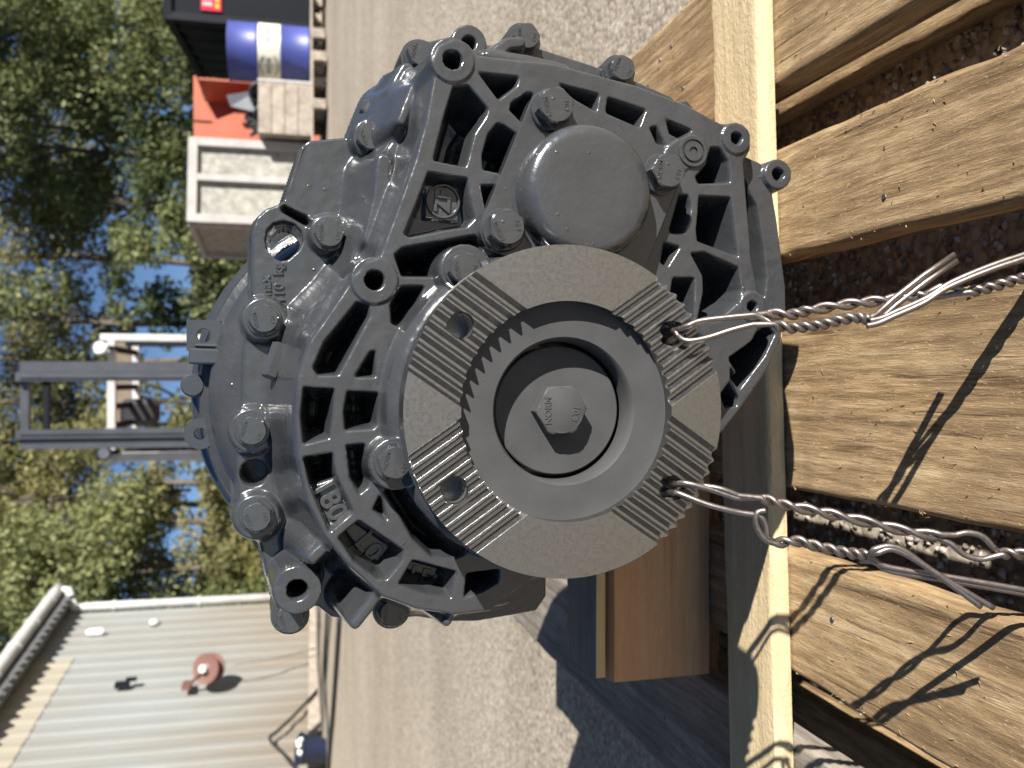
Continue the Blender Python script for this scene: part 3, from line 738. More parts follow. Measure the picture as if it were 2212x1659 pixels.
# --- bearing retainer with cap
YR = 0.503
bpts = [W(1203, 226, YR - 0.0125), W(1446, 368, YR - 0.0125), W(1340, 632, YR - 0.0125), W(1097, 490, YR - 0.0125)]
poly = []
n4 = len(bpts)
cen = sum(bpts, Vector()) / 4
rc = 0.0135
for i in range(4):
    p = bpts[i]; dprev = (p - bpts[i - 1]).normalized(); dnext = (bpts[(i + 1) % 4] - p).normalized()
    a0 = math.atan2(-dprev.x, dprev.z) ; a1 = math.atan2(-dnext.x, dnext.z)
    # outward normal for the traversal direction
    def nrm(d):
        nn = Vector((d.z, 0, -d.x)); return nn if nn.dot(p - cen) > 0 else -nn
    n0, n1 = nrm(dprev), nrm(dnext)
    for k in range(9):
        v = n0.lerp(n1, k / 8).normalized(); poly.append(Vector((p.x, YR, p.z)) + v * rc)
RP = MB().quadbox(poly, (0, 0.014, 0)).build('retainer_plate', M_PAINT, GB, bevel=0.0008)
cc = W(1271, 414, 0.489)
capo = MB().lathe([(0.000, 0.0001), (0.0002, 0.020), (0.0004, 0.0325), (0.0014, 0.0362), (0.0038, 0.0388), (0.0075, 0.0402), (0.020, 0.0410)], (cc.x, 0.4835, cc.z), (0, 1, 0), 72, (True, False)).build('bearing_cap', M_PAINT, RP, smooth=True)
for (x, y), r in zip(((1203, 226), (1446, 368), (1340, 632), (1097, 490)), (0.25, 0.55, 0.2, 0.05)):
    bolt(x, y, YR - 0.0125, B2, 0.0120, r)
# socket plug
pp = W(1498, 326.6, YC - 0.002)
mb = MB().lathe([(0.002, 0.0072), (0.0, 0.0066), (-0.0018, 0.0062), (-0.0018, 0.0029), (0.0035, 0.0029), (0.0035, 0.0)], (pp.x, YC - 0.0005, pp.z), (0, 1, 0), 30, (False, False))
mb.lathe([(0.004, 0.0100), (-0.0012, 0.0100), (-0.0016, 0.0096), (-0.0016, 0.0078), (0.003, 0.0074)], (pp.x, YC - 0.0005, pp.z), (0, 1, 0), 30, (False, False))
mb.build('drain_plug', M_PAINT, GB, smooth=True, autosmooth=35)

# --- output flange (polar relief)
FR = 0.0905; RI = 0.0600; FT = 0.0165; HR = 0.0073
HWD = RI * math.sin(math.radians(34.3)); NG = 9; PIT = HWD * 2 / (NG + 0.42)
angs = [math.radians(v) for v in (90 - 34.5, 90 + 34.5, 270 - 34.5, 270 + 34.5)]
prof = [(-HWD, 0.0)]
for g in range(NG):
    c = (g - (NG - 1) / 2) * PIT
    for dc_, dp_ in ((-0.0031, 0.0), (-0.0008, 0.0046), (0.0008, 0.0046), (0.0031, 0.0)): prof.append((c + dc_, dp_))
prof.append((HWD, 0.0))
bm = bmesh.new()
def fv(x_, d_, z_): return bm.verts.new((AX.x + x_ - ORG[GB].x, YF + d_ - ORG[GB].y, AX.z + z_ - ORG[GB].z))
for a in angs:
    ux, uz = math.cos(a), math.sin(a); rows = []
    for c, dp_ in prof:
        def at(rad, d_): s_ = math.sqrt(rad * rad - c * c); return fv(ux * s_ - uz * c, d_, uz * s_ + ux * c)
        rows.append((at(RI, dp_), at(FR, dp_), at(FR, FT), at(RI, FT)))
    for p_, q_ in zip(rows[:-1], rows[1:]):
        for i in range(4): bm.faces.new((p_[i], p_[(i + 1) % 4], q_[(i + 1) % 4], q_[i]))
for k in range(4):
    a0, a1 = angs[k], angs[(k + 1) % 4] + (2 * math.pi if k == 3 else 0)
    i0, i1 = a0 + math.asin(HWD / RI), a1 - math.asin(HWD / RI); o0, o1 = a0 + math.asin(HWD / FR), a1 - math.asin(HWD / FR)
    n_ = 40; rows = []
    for j in range(n_ + 1):
        ti, to = i0 + (i1 - i0) * j / n_, o0 + (o1 - o0) * j / n_
        rows.append((fv(RI * math.cos(ti), 0, RI * math.sin(ti)), fv(FR * math.cos(to), 0, FR * math.sin(to)), fv(FR * math.cos(to), FT, FR * math.sin(to)), fv(RI * math.cos(ti), FT, RI * math.sin(ti))))
    for p_, q_ in zip(rows[:-1], rows[1:]):
        for i in range(4): bm.faces.new((p_[i], p_[(i + 1) % 4], q_[(i + 1) % 4], q_[i]))
bmesh.ops.remove_doubles(bm, verts=bm.verts, dist=0.00002)
bmesh.ops.recalc_face_normals(bm, faces=bm.faces)
me = bpy.data.meshes.new('output_flange'); bm.to_mesh(me); bm.free()
holes = [W(997, 703, YF), W(990.5, 1055, YF), W(1465, 714, YF), W(1453, 1053, YF)]
hole_rel = []
cutb = MB()
for p in holes:
    hx, hz = p.x - AX.x, p.z - AX.z; rad = math.hypot(hx, hz); hx, hz = hx / rad * 0.0752, hz / rad * 0.0752; hole_rel.append((hx, hz))
    cutb.lathe([(-0.01, HR), (0.03, HR)], (AX.x + hx, YF, AX.z + hz), (0, 1, 0), 40)
FL = obj('output_flange', me, GB); ORG[FL] = ORG[GB]
co_ = cutb.build('cutter', None, GB)
mod = FL.modifiers.new('holes', 'BOOLEAN'); mod.operation = 'DIFFERENCE'; mod.object = co_; mod.solver = 'EXACT'
bv = FL.modifiers.new('edge', 'BEVEL'); bv.width = 0.00025; bv.segments = 1; bv.limit_method = 'ANGLE'; bv.angle_limit = math.radians(28)
dg = bpy.context.evaluated_depsgraph_get(); me2 = bpy.data.meshes.new_from_object(FL.evaluated_get(dg))
FL.modifiers.clear(); FL.data = me2; bpy.data.objects.remove(co_)
me2.materials.clear(); me2.materials.append(M_STEEL); me2.name = 'output_flange'
me2.polygons.foreach_set('use_smooth', np.ones(len(me2.polygons), bool)); me2.set_sharp_from_angle(angle=math.radians(20))
mb = MB().lathe([(0.0085, 0.0602), (0.0085, 0.0500), (0.0085, 0.0410), (0.0088, 0.0406), (0.0125, 0.0392), (0.026, 0.0390)], (AX.x, YF, AX.z), (0, 1, 0), 96, (False, False))
mb.build('flange_ring', M_PAINT2, FL, smooth=True, autosmooth=35)
for hx, hz in hole_rel:
    MB().lathe([(0.004, HR - 0.0002), (0.0175, HR - 0.0002)], (AX.x + hx, YF + 0.0005, AX.z + hz), (0, 1, 0), 28, (False, False)).build('bolt_hole', M_BRIGHT, FL, smooth=True)
MB().lathe([(0.016, FR + 0.0005), (0.0175, FR - 0.003), (0.019, 0.060), (0.045, 0.055)], (AX.x, YF, AX.z), (0, 1, 0), 72, (False, False)).build('flange_neck', M_PAINT, FL, smooth=True, autosmooth=40)
WASH = MB().lathe([(0.0225, 0.0), (0.0225, 0.0358), (0.0231, 0.0365), (0.030, 0.0365)], (AX.x, YF, AX.z), (0, 1, 0), 72, (False, False)).build('thrust_washer', M_PAINT2, FL, smooth=True, autosmooth=35)
BC = bolt_mesh('centre_bolt', 0.0152, 0.0110, 0.0060, 0.0002, M_PAINT2, ('NORM', '10.9'))
o = bpy.data.objects.new('centre_bolt', BC); COL.objects.link(o); o.parent = FL
bcp = W(1216, 886, YF + 0.010)
o.location = Vector((bcp.x, YF + 0.0227, bcp.z)) - ORG[GB]; o.rotation_euler = (0, 0.48, 0)

# --- rear casing
_rc = W(836, 850, 0.68); rx, rz_ = _rc.x, _rc.z
mb = MB().lathe([(0.0, 0.112), (0.004, 0.120), (0.016, 0.127), (0.026, 0.1285), (0.029, 0.1340), (0.05, 0.1385), (0.053, 0.1410), (0.075, 0.1445), (0.10, 0.1465), (0.27, 0.1335), (0.295, 0.125), (0.31, 0.10), (0.31, 0.001)], (rx, 0.618, rz_), (0, 1, 0), 96)
mb.build('rear_casing', M_PAINT, GB, smooth=True, autosmooth=40)
# casing collar seen over the joint flange
pts = [W(x, y, 0.635) for x, y in ((500, 1090), (495, 1000), (498, 905), (505, 820), (515, 740), (532, 690), (560, 660), (700, 640), (900, 700), (900, 1000), (700, 1150), (560, 1190), (530, 1150))]
MB().quadbox(pts, (0, 0.05, 0)).build('casing_collar', M_PAINT, GB)
# lower sump resting on the timber
MB().box((0.01, 0.80, DK + 0.1185 + 0.045), (0.19, 0.10, 0.0895)).build('sump', M_PAINT, GB, bevel=0.006)
MB().box((0.02, 0.70, 0.37), (0.26, 0.16, 0.18)).build('lower_casing', M_PAINT, GB, bevel=0.02)
# lugs on the rear casing
def eye(cx, cy, Y, R_, hole, th, foot):
    """plate with round hole standing on the casing; faces the camera"""
    c = W(cx, cy, Y); mb = MB(); n = 28
    ou = []; inn = []
    for i in range(n):
        a = 2 * math.pi * i / n; ou.append(Vector((c.x + R_ * math.cos(a), Y, c.z + R_ * math.sin(a)))); inn.append(Vector((c.x + hole * math.cos(a), Y, c.z + hole * math.sin(a))))
    V = ou + inn + [v + Vector((0, th, 0)) for v in ou] + [v + Vector((0, th, 0)) for v in inn]
    Fc = []
    for i in range(n):
        j = (i + 1) % n
        Fc += [(i, j, n + j, n + i), (2 * n + i, 3 * n + i, 3 * n + j, 2 * n + j), (i, 2 * n + i, 2 * n + j, j), (n + i, n + j, 3 * n + j, 3 * n + i)]
    mb.add(V, Fc); mb.box((c.x, Y + th / 2, c.z - R_ - foot / 2 + R_ * 0.25), (R_ * 1.7, th * 0.96, foot))
    return mb
eye(432, 937, 0.646, 0.0108, 0.0042, 0.012, 0.03).build('lifting_eye', M_PAINT, GB, smooth=True, autosmooth=40)
def plate_hole(cx, cy, Y, hw, hh, hole, th):
    c = W(cx, cy, Y); n = 32; ou = []; inn = []
    for i in range(n):
        a = 2 * math.pi * i / n; ca, sa = math.cos(a), math.sin(a); k_ = 1 / max(abs(ca), abs(sa))
        ou.append(Vector((c.x + hw * ca * k_, Y, c.z + hh * sa * k_))); inn.append(Vector((c.x + hole * ca, Y, c.z + hole * sa)))
    V = ou + inn + [v + Vector((0, th, 0)) for v in ou] + [v + Vector((0, th, 0)) for v in inn]; Fc = []
    for i in range(n):
        j = (i + 1) % n
        Fc += [(i, j, n + j, n + i), (2 * n + i, 3 * n + i, 3 * n + j, 2 * n + j), (i, 2 * n + i, 2 * n + j, j), (n + i, n + j, 3 * n + j, 3 * n + i)]
    return MB().add(V, Fc)
plate_hole(440, 724, 0.640, 0.0105, 0.0112, 0.0050, 0.012).build('bracket_lug', M_PAINT, GB, smooth=True, autosmooth=40)
p = W(478, 722, 0.640); MB().box((p.x, 0.646, p.z), (0.017, 0.0118, 0.016)).build('lug_foot', M_PAINT, GB, bevel=0.0015)
def slab(P, Y, th, name, bev=0.0012): return MB().quadbox([W(x, y, Y) for x, y in P], (0, th, 0)).build(name, M_PAINT, GB, bevel=bev)
slab([(408, 752), (406, 786), (545, 788), (545, 756)], 0.630, 0.035, 'casing_rib')
slab([(418, 742), (418, 750), (520, 754), (520, 744)], 0.634, 0.03, 'casing_rib')
p = W(416, 832, 0.645); MB().lathe([(0, 0.0070), (0.001, 0.0082), (0.04, 0.0088)], p, (0, 1, 0), 24).build('casing_stud', M_PAINT, GB, smooth=True, autosmooth=40)
slab([(588, 472), (662, 474), (700, 600), (590, 600)], 0.668, 0.05, 'casing_wall', 0.003)
# inclined breather stub on top of the joint flange
q0 = W(582, 815, 0.582); q1 = W(606, 745, 0.588)
MB().tube([q0, q1], 0.0055, 6).build('breather', M_PAINT, GB)
# small plates behind the right rim
for x, y, Y in ((800, 232, 0.61), (1000, 80, 0.60), (1480, 235, 0.61)):
    p = W(x, y, Y); MB().lathe([(0, 0.006), (0.001, 0.007), (0.02, 0.008)], p, (0, 1, 0), 6).build('joint_nut', M_PAINT, GB, smooth=True, autosmooth=30)

# ------------------------------------------------------------------ tie wires
WR = 0.00165
def wy(v): return float(np.interp(v, [1440, 1480, 2212, 2400], [0.459, 0.447, 0.384, 0.372]))
def c6(x, y): return (1426.5 + 0.3552 * x, 548.6 + 0.3552 * y)
def c9(x, y): return (1426.5 + 0.3552 * x, 1083.0 + 0.3552 * y)
def path(P, dz=0.0): return [W(x, y, wy(x) + dz) for x, y in P]
def twist(P, turns, phase, rad=WR * 1.08, dz=0.0):
    C_ = catmull(path(P, dz), 14); n = len(C_); out = []
    for i, c in enumerate(C_):
        t = (C_[min(i + 1, n - 1)] - C_[max(i - 1, 0)]).normalized(); u = Vector((0, 1, 0)); u = (u - t * u.dot(t)).normalized(); w = t.cross(u)
        a = phase + turns * 2 * math.pi * i / (n - 1); out.append(c + (u * math.cos(a) + w * math.sin(a)) * rad)
    return out
def strand(parent, pts): MB().tube(pts, WR, 9).build('wire_strand', M_WIRE, parent, smooth=True)
def anchor(p):      # carry a strand on, down through the gap and under the stringer
    return [p + Vector((0.004, -0.02, -0.03)), Vector((p.x + 0.004, 0.255, 0.12)), Vector((p.x, 0.25, 0.085)), Vector((p.x - 0.004, 0.30, 0.075))]
WA = empty('tie_wire', W(1465, 714, YF), 'P', 'twisted steel wire from the flange hole nearer the bearing cap to the pallet', 'wire')
WBt = empty('tie_wire', W(1453, 1053, YF), 'P', 'twisted steel wire with two loose ends from the flange hole above the reddish timber', 'wire')
h3 = Vector((AX.x + hole_rel[2][0], 0, AX.z + hole_rel[2][1])); h4 = Vector((AX.x + hole_rel[3][0], 0, AX.z + hole_rel[3][1]))
def inhole(h, dx, y): return Vector((h.x + dx, y, h.z - 0.002))
# wire A
t1 = [c6(690, 430), c6(800, 450), c6(900, 440), c6(1000, 425), c6(1100, 400), c6(1200, 388), c6(1265, 400)]
tail = [c6(1310, 390), c6(1420, 290), c6(1600, 150), c6(1790, 22)]
for ph, lead in ((0.0, [c6(160, 440), c6(240, 408), c6(420, 385), c6(600, 368)]), (math.pi, [c6(110, 500), c6(170, 528), c6(290, 508), c6(440, 460), c6(580, 425)])):
    tw = twist(t1, 4.5, ph)
    off = Vector((WR, 0, 0)) if ph == 0 else Vector((-WR, 0, -WR))
    strand(WA, catmull([inhole(h3, 0.003, 0.475), inhole(h3, 0.002, 0.456)] + path(lead), 8)[:-1] + tw + [p + off for p in path(tail, 0.002)])
t2 = [c6(640, 362), c6(800, 368), c6(900, 345), c6(1100, 312), c6(1300, 288), c6(1500, 266), c6(1640, 250)]
t3 = [c6(1880, 232), c6(2000, 205), c6(2120, 170), c6(2230, 140)]
for ph, midp in ((0.0, [c6(1700, 195), c6(1790, 205)]), (math.pi, [c6(1720, 258), c6(1800, 240)])):
    tw = twist(t2, 4.2, ph, dz=0.004); tw3 = twist(t3, 2.5, ph, dz=0.002)
    strand(WA, catmull([inhole(h3, -0.003, 0.475), inhole(h3, -0.003, 0.457)] + path([c6(250, 405), c6(450, 388)], 0.003), 8)[:-1] + tw + path(midp, 0.003) + tw3 + anchor(tw3[-1]))
for off in (0.0, 1.0):
    P_ = path([c6(1255, 438), c6(1330, 420), c6(1420, 380), c6(1600, 300), c6(1750, 205), c6(2000, 100), c6(2240, 20)], -0.002)
    P_ = [p + Vector((off * WR * 1.7, 0, -off * WR * 1.2)) for p in P_]
    strand(WA, catmull(P_, 8) + anchor(P_[-1]))
# wire B
u1 = [c9(610, -22), c9(700, 8), c9(800, 32), c9(950, 60), c9(1100, 92), c9(1300, 135), c9(1500, 182), c9(1700, 212)]
u3 = [c9(2070, 318), c9(2150, 318), c9(2250, 325)]
for ph, lead, midp in ((0.0, [c6(160, 1395), c6(330, 1440), c6(480, 1492)], [c9(1790, 205), c9(1870, 190), c9(1960, 215), c9(2030, 285)]),
                       (math.pi, [c6(330, 1420), c6(500, 1478)], [c9(1770, 260), c9(1850, 325), c9(1950, 352), c9(2030, 335)])):
    tw = twist(u1, 3.4, ph); tw3 = twist(u3, 1.0, ph)
    strand(WBt, catmull([inhole(h4, 0.002, 0.475), inhole(h4, 0.002, 0.456)] + path(lead), 8)[:-1] + tw + catmull(path(midp), 6) + tw3 + anchor(tw3[-1]))
u2 = [c9(700, 255), c9(830, 242), c9(960, 275), c9(1080, 302), c9(1180, 318), c9(1260, 325)]
for ph, lead, rest, an in ((0.0, [c6(110, 1455), c6(300, 1528), c6(480, 1572), c9(600, 90), c9(640, 150), c9(650, 225)], [c9(1300, 290), c9(1390, 272), c9(1480, 300), c9(1600, 385), c9(1800, 530), c9(1950, 642)], 0),
                           (math.pi, [c9(640, 55), c9(590, 70), c9(580, 130), c9(610, 200), c9(650, 245)], [c9(1320, 315), c9(1400, 290), c9(1500, 325), c9(1650, 420), c9(1850, 545), c9(2028, 648)], 0)):
    tw = twist(u2, 3.5, ph, dz=-0.003)
    pre = catmull([inhole(h4, -0.003, 0.475), inhole(h4, -0.003, 0.456)] + path(lead, -0.003), 8)[:-1] if ph == 0 else catmull(path(lead, -0.004), 8)[:-1]
    strand(WBt, pre + tw + catmull(path(rest, -0.006), 6))
for off in (0.0, 1.0):
    P_ = path([c9(1180, 330), c9(1270, 340), c9(1340, 385), c9(1450, 412), c9(1700, 450), c9(1950, 492), c9(2240, 542)], -0.001)
    P_ = [p + Vector((-off * WR * 1.6, 0, -off * WR * 1.9)) for p in P_]
    strand(WBt, catmull(P_, 8) + anchor(P_[-1]))

# ------------------------------------------------------------------ shed on the left
YW = 14.0
d0 = ray(115, 1330); C0 = CW + d0 * ((YW - CW.y) / d0.y)           # eave corner
DW = Vector((0.1515, 1, 0)).normalized(); NWl = Vector((DW.y, -DW.x, 0))   # wall runs along DW, faces NWl
WC = Vector((C0.x, C0.y, 0))
def on_wall(x, y, off=0.0):
    d = ray(x, y); t = ((WC + NWl * off - CW).dot(NWl)) / d.dot(NWl); return CW + d * t
def wp(s, z, off=0.0): return WC - DW * s + NWl * off + Vector((0, 0, z))      # s metres back from the corner
def ws(p): return -(p - WC).dot(DW)
ZT = C0.z - 0.06; ZB = 0.30
SHED = empty('shed', wp(0, 0.54), 'W', 'pale corrugated metal shed with white gutter and downpipe', 'shed')
def corr(s0, s1, z0, z1, off, amp, pitch, mat, name, nz=6, parent=None, jag=0.0):
    n = int((s1 - s0) / pitch * 8) + 1; V = []; nzz = nz + 1
    for i in range(n + 1):
        s = s0 + (s1 - s0) * i / n; ph = (s / pitch) % 1.0
        t = np.interp(ph, [0, 0.12, 0.22, 0.72, 0.82, 1.0], [1, 1, 0, 0, 1, 1])
        for j in range(nzz):
            z = z0 + (z1 - z0) * j / nz
            if j == 0 and jag: z += random.uniform(-jag, jag)
            V.append(wp(s, z, off + amp * t))
    Fc = [(i * nzz + j, (i + 1) * nzz + j, (i + 1) * nzz + j + 1, i * nzz + j + 1) for i in range(n) for j in range(nz)]
    return MB().add(V, Fc).build(name, mat, parent or SHED)
corr(0.0, 12.0, ZB, ZT, 0.0, 0.013, 0.28, M_CLAD, 'wall_cladding', 10)
MB().quadbox([wp(0, ZB, -0.02), wp(12, ZB, -0.02), wp(12, ZT, -0.02), wp(0, ZT, -0.02)], -NWl * 5.0).build('shed_body', M_CLAD, SHED)
e = on_wall(160, 1415, 0.05); s_e = ws(e)
corr(s_e, 12.0, e.z, ZT - 0.10, 0.012, 0.013, 0.28, M_CREAM, 'cream_sheet', 2, jag=0.015)
# roof with corrugated edge, gutter, downpipe
V = []; n = 260
for i in range(n + 1):
    s = -0.25 + 12.2 * i / n; w = 0.045 * math.sin(2 * math.pi * s / 0.20)
    V += [wp(s, ZT - 0.20 + w, 0.30), wp(s, ZT + 0.15 + w, -0.6), wp(s, ZT + 1.2 + w, -5)]
Fc = [(i * 3 + j, i * 3 + j + 1, (i + 1) * 3 + j + 1, (i + 1) * 3 + j) for i in range(n) for j in range(2)]
MB().add(V, Fc).build('roof_sheet', M_ROOF, SHED)
MB().quadbox([wp(-0.2, ZT - 0.17, 0.245), wp(12, ZT - 0.17, 0.245), wp(12, ZT + 0.10, 0.245), wp(-0.2, ZT + 0.10, 0.245)], NWl * 0.03).build('fascia', M_ROOF, SHED)
gp = [wp(s, ZT + 0.02, 0.34) for s in np.linspace(-0.22, 12, 40)]
GU = MB().tube(gp, 0.085, 12).build('gutter', M_WHITE, SHED, smooth=True)
for s in np.arange(0.3, 9, 0.75):
    MB().tube([wp(s, ZT + 0.02, 0.34) , wp(s + 0.025, ZT + 0.02, 0.34)], 0.095, 12).build('gutter_bracket', M_WHITE, GU)
dpp = [wp(-0.12, ZT + 0.02, 0.34), wp(-0.12, ZT - 0.12, 0.34), wp(-0.02, ZT - 0.22, 0.10), wp(-0.02, ZT - 0.4, 0.10), wp(-0.02, 0.45, 0.10)]
DPO = MB().tube(dpp, 0.065, 12).build('downpipe', M_WHITE, SHED, smooth=True)
for z in (ZT - 0.8, ZT - 2.0):
    MB().tube([wp(-0.02, z, 0.10), wp(-0.02, z + 0.05, 0.10)], 0.078, 12).build('pipe_clip', M_WHITE, DPO)
MB().quadbox([wp(0, 0.42, 0.05), wp(12, 0.42, 0.05), wp(12, 0.62, 0.05), wp(0, 0.62, 0.05)], NWl * 0.035).build('base_flashing', M_GREYWOOD, SHED)
# wall fittings
p = on_wall(206, 1358, 0.12); MB().lathe([(0, 0.03), (0.05, 0.05), (0.20, 0.055), (0.24, 0.03)], p - NWl * 0.05 + Vector((0, 0, 0.12)), (0, 0, -1), 14).build('wall_lamp', M_LENS, None, origin=p, smooth=True,
    label='small white lamp fitting on the shed wall beside the downpipe', cat='lamp')
p = on_wall(333, 1343, 0.06); MB().lathe([(0, 0.075), (0.04, 0.07), (0.07, 0.03)], p - NWl * 0.03, NWl, 14).build('alarm_box', M_WHITE, None, origin=p, smooth=True,
    label='round white box on the shed wall low beside the downpipe', cat='box')
p = on_wall(264, 1479, 0.08); MB().box(p, (0.06, 0.11, 0.16)).box(p + Vector((0.05, 0.03, -0.1)), (0.04, 0.06, 0.12)).build('wall_bracket', M_BLACKMETAL, None, origin=p,
    label='black metal bracket on the shed wall above the hose reel', cat='bracket')
# hose reel
p = on_wall(452, 1480, 0.10)
HRL = empty('hose_reel', p, 'W', 'faded red hose reel mounted on the shed wall', 'hose reel')
ax = (NWl * 0.35 + DW * -0.75 + Vector((0, 0, 0.45))).normalized()
MB().lathe([(-0.07, 0.05), (-0.07, 0.18), (-0.055, 0.18), (-0.05, 0.11), (0.05, 0.11), (0.055, 0.18), (0.07, 0.18), (0.062, 0.145), (0.062, 0.05)], p + NWl * 0.22, ax, 36).build('drum', M_REEL, HRL, smooth=True, autosmooth=30)
MB().lathe([(0.0, 0.055), (0.14, 0.05)], p + NWl * 0.22, ax, 20).build('hub', M_WHITE, HRL, smooth=True, autosmooth=30)
MB().box(p + Vector((0, 0, 0.26)) + NWl * 0.02, (0.05, 0.22, 0.10)).tube([p + Vector((0, 0, 0.25)), p + NWl * 0.22 + ax * 0.10], 0.022, 8).build('bracket', M_REEL, HRL)
h0 = p + NWl * 0.24 - Vector((0, 0, 0.24)); g0 = on_wall(690, 1400, 0.2)
MB().tube(catmull([h0, h0 * 0.6 + g0 * 0.4 + Vector((0, 0, -0.1)), Vector((g0.x, g0.y, gz(g0.y) + 0.02))], 8), 0.012, 6).build('hose', M_GREYH, HRL, smooth=True)
# dark rubber hose hung on the wall
pp_ = [on_wall(x, y, 0.12) for x, y in ((690, 1485), (640, 1540), (598, 1580), (583, 1592), (590, 1607), (610, 1625), (640, 1662), (680, 1690))]
MB().tube(catmull(pp_, 6), 0.018, 7).build('rubber_hose', M_RUBBER, None, origin=pp_[3], smooth=True, label='dark hose looped over a hook low on the shed wall', cat='hose')
# bucket with rag
bpos = on_wall(695, 1622, 0.35); zb = gz(bpos.y); sc_ = 0.0
BK = empty('bucket', (bpos.x, bpos.y, zb), 'W', 'blue plastic bucket with a white rag beside the shed wall', 'bucket')
tiltv = Vector((0.25, -0.22, 1)).normalized(); b0 = Vector((bpos.x, bpos.y, zb + 0.01))
MB().lathe([(0, 0.115), (0.26, 0.15), (0.262, 0.162), (0.275, 0.162), (0.275, 0.148), (0.03, 0.11)], b0, tiltv, 32, (True, True)).build('pail', M_BUCKET, BK, smooth=True, autosmooth=35)
RV = MB(); 
for k in range(7):
    RV.lathe([(0, 0.0), (0.02, 0.03), (0.04, 0.035), (0.06, 0.0)], b0 + tiltv * 0.245 + Vector((0.05 + random.uniform(-0.05, 0.05), -0.06 + random.uniform(-0.05, 0.05), random.uniform(-0.03, 0.01))), (random.uniform(-1, 1), random.uniform(-1, 1), 1), 8)
rag = RV.build('white_rag', M_CLOTH, None, origin=b0, smooth=True, label='white rag stuffed in the blue bucket', cat='rag')
# dark cables lying on the yard
for (P_, r_, lab) in (([(733, 1330), (727, 1420), (720, 1520), (713, 1600), (709, 1662)], 0.022, 'long black cable lying straight across the yard in front of the shed'),
                      ([(706, 1320), (703, 1400), (703, 1480), (707, 1560), (709, 1610)], 0.012, 'thin dark cable lying on the yard close to the shed wall')):
    pts = []
    for x, y in P_:
        d = ray(x, y); t = 5.0
        for _ in range(60):
            q_ = CW + d * t; t += (q_.z - gz(q_.y) - r_) / max(0.02, -(d.z - d.y * 0.045))
        pts.append(CW + d * t)
    pts = [Vector((q.x, q.y, gz(q.y) + r_ * 0.9)) for q in pts]
    MB().tube(catmull(pts, 6), r_, 7).build('cable', M_RUBBER, None, origin=pts[2], smooth=True, label=lab, cat='cable')

# ------------------------------------------------------------------ goods on the right
def floor_at(p): return Vector((p.x, p.y, gz(p.y)))
def frame_box(root, c, ex, ey, w, dpt, h, z0, panel, frame, bars, t=0.06, name='panel'):
    """crate: ex right, ey back (unit), corner c at front-left floor"""
    P = lambda a, b, z: c + ex * a + ey * b + Vector((0, 0, z0 + z))
    MB().quadbox([P(0.03, 0.03, 0.03), P(w - 0.03, 0.03, 0.03), P(w - 0.03, dpt - 0.03, 0.03), P(0.03, dpt - 0.03, 0.03)], (0, 0, h - 0.05)).build(name, panel, root)
    def beam(a, b): 
        d = (b - a); 
        return MB().tube([a, b], t * 0.72, 4)
    def bar(a0, a1, b0, b1, z0_, z1_):
        m_ = MB(); m_.quadbox([P(a0, b0, z0_), P(a1, b0, z0_), P(a1, b1, z0_), P(a0, b1, z0_)], (0, 0, z1_ - z0_)); return m_
    for a0, a1 in [(0, t * 1.5), (w - t * 1.5, w)] + [(x - t * 0.6, x + t * 0.6) for x in bars]:
        bar(a0, a1, -0.03, 0.03, 0, h).build('batten', frame, root)
    bar(0, w, -0.034, 0.03, h - t * 1.5, h + 0.004).build('rail', frame, root); bar(0, w, -0.034, 0.03, 0, t * 1.5).build('rail', frame, root)
    for b0, b1 in ((0, t), (dpt - t, dpt)):
        bar(-0.025, 0.03, b0 + 0.031, b1 + 0.031, 0, h).build('batten', frame, root)
    bar(-0.028, 0.03, 0.032, dpt, h - t, h + 0.002).build('rail', frame, root); bar(-0.028, 0.03, 0.032, dpt, 0, t).build('rail', frame, root)
    bar(0, w, 0.031, dpt, h - 0.02, h + 0.006).build('lid', frame, root)
def gpallet(cx, cy, ex, ey, w, dpt, label):
    z = gz(cy); root = empty('pallet', (cx, cy, z), 'W', label, 'pallet', None)
    c = Vector((cx, cy, z)) - ex * w / 2 - ey * dpt / 2
    P = lambda a, b, zz: c + ex * a + ey * b + Vector((0, 0, zz))
    def bar(a0, a1, b0, b1, z0_, z1_, nm):
        MB().quadbox([P(a0, b0, z0_), P(a1, b0, z0_), P(a1, b1, z0_), P(a0, b1, z0_)], (0, 0, z1_ - z0_)).build(nm, M_GREYWOOD, root)
    for k in range(5): bar(0, w, dpt * k / 5 + 0.01, dpt * (k + 1) / 5 - 0.03, 0.122, 0.144, 'deck_board')
    for a in (0, w / 2 - 0.05, w - 0.1):
        bar(a, a + 0.1, 0, dpt, 0.1, 0.1215, 'stringer_board'); bar(a, a + 0.1, 0, dpt, 0.0, 0.022, 'bottom_board')
        for b in (0, dpt / 2 - 0.06, dpt - 0.12): bar(a + 0.004, a + 0.096, b + 0.002, b + 0.118, 0.0225, 0.0995, 'spacer_block')
    return z + 0.144
# large whitewashed crate
cl = WW(405, 480, 9.0); cr = WW(405, 297, 9.12); cb = WW(432, 543, 10.0)
ex = Vector((cr.x - cl.x, cr.y - cl.y, 0)); wcr = ex.length; ex.normalize(); ey = Vector((-ex.y, ex.x, 0))
dcr = 1.15; z0 = gpallet((cl + ex * wcr / 2 + ey * dcr / 2).x, (cl + ex * wcr / 2 + ey * dcr / 2).y, ex, ey, wcr, dcr, 'grey pallet under the tall whitewashed crate')
CRT = empty('wooden_crate', (cl.x, cl.y, z0), 'W', 'tall whitewashed wooden crate with pale battens behind the gearbox', 'crate')
frame_box(CRT, Vector((cl.x, cl.y, 0)), ex, ey, wcr, dcr, cl.z - z0, z0, M_CRATEW, M_CRATEF, [wcr * 0.53], 0.055)
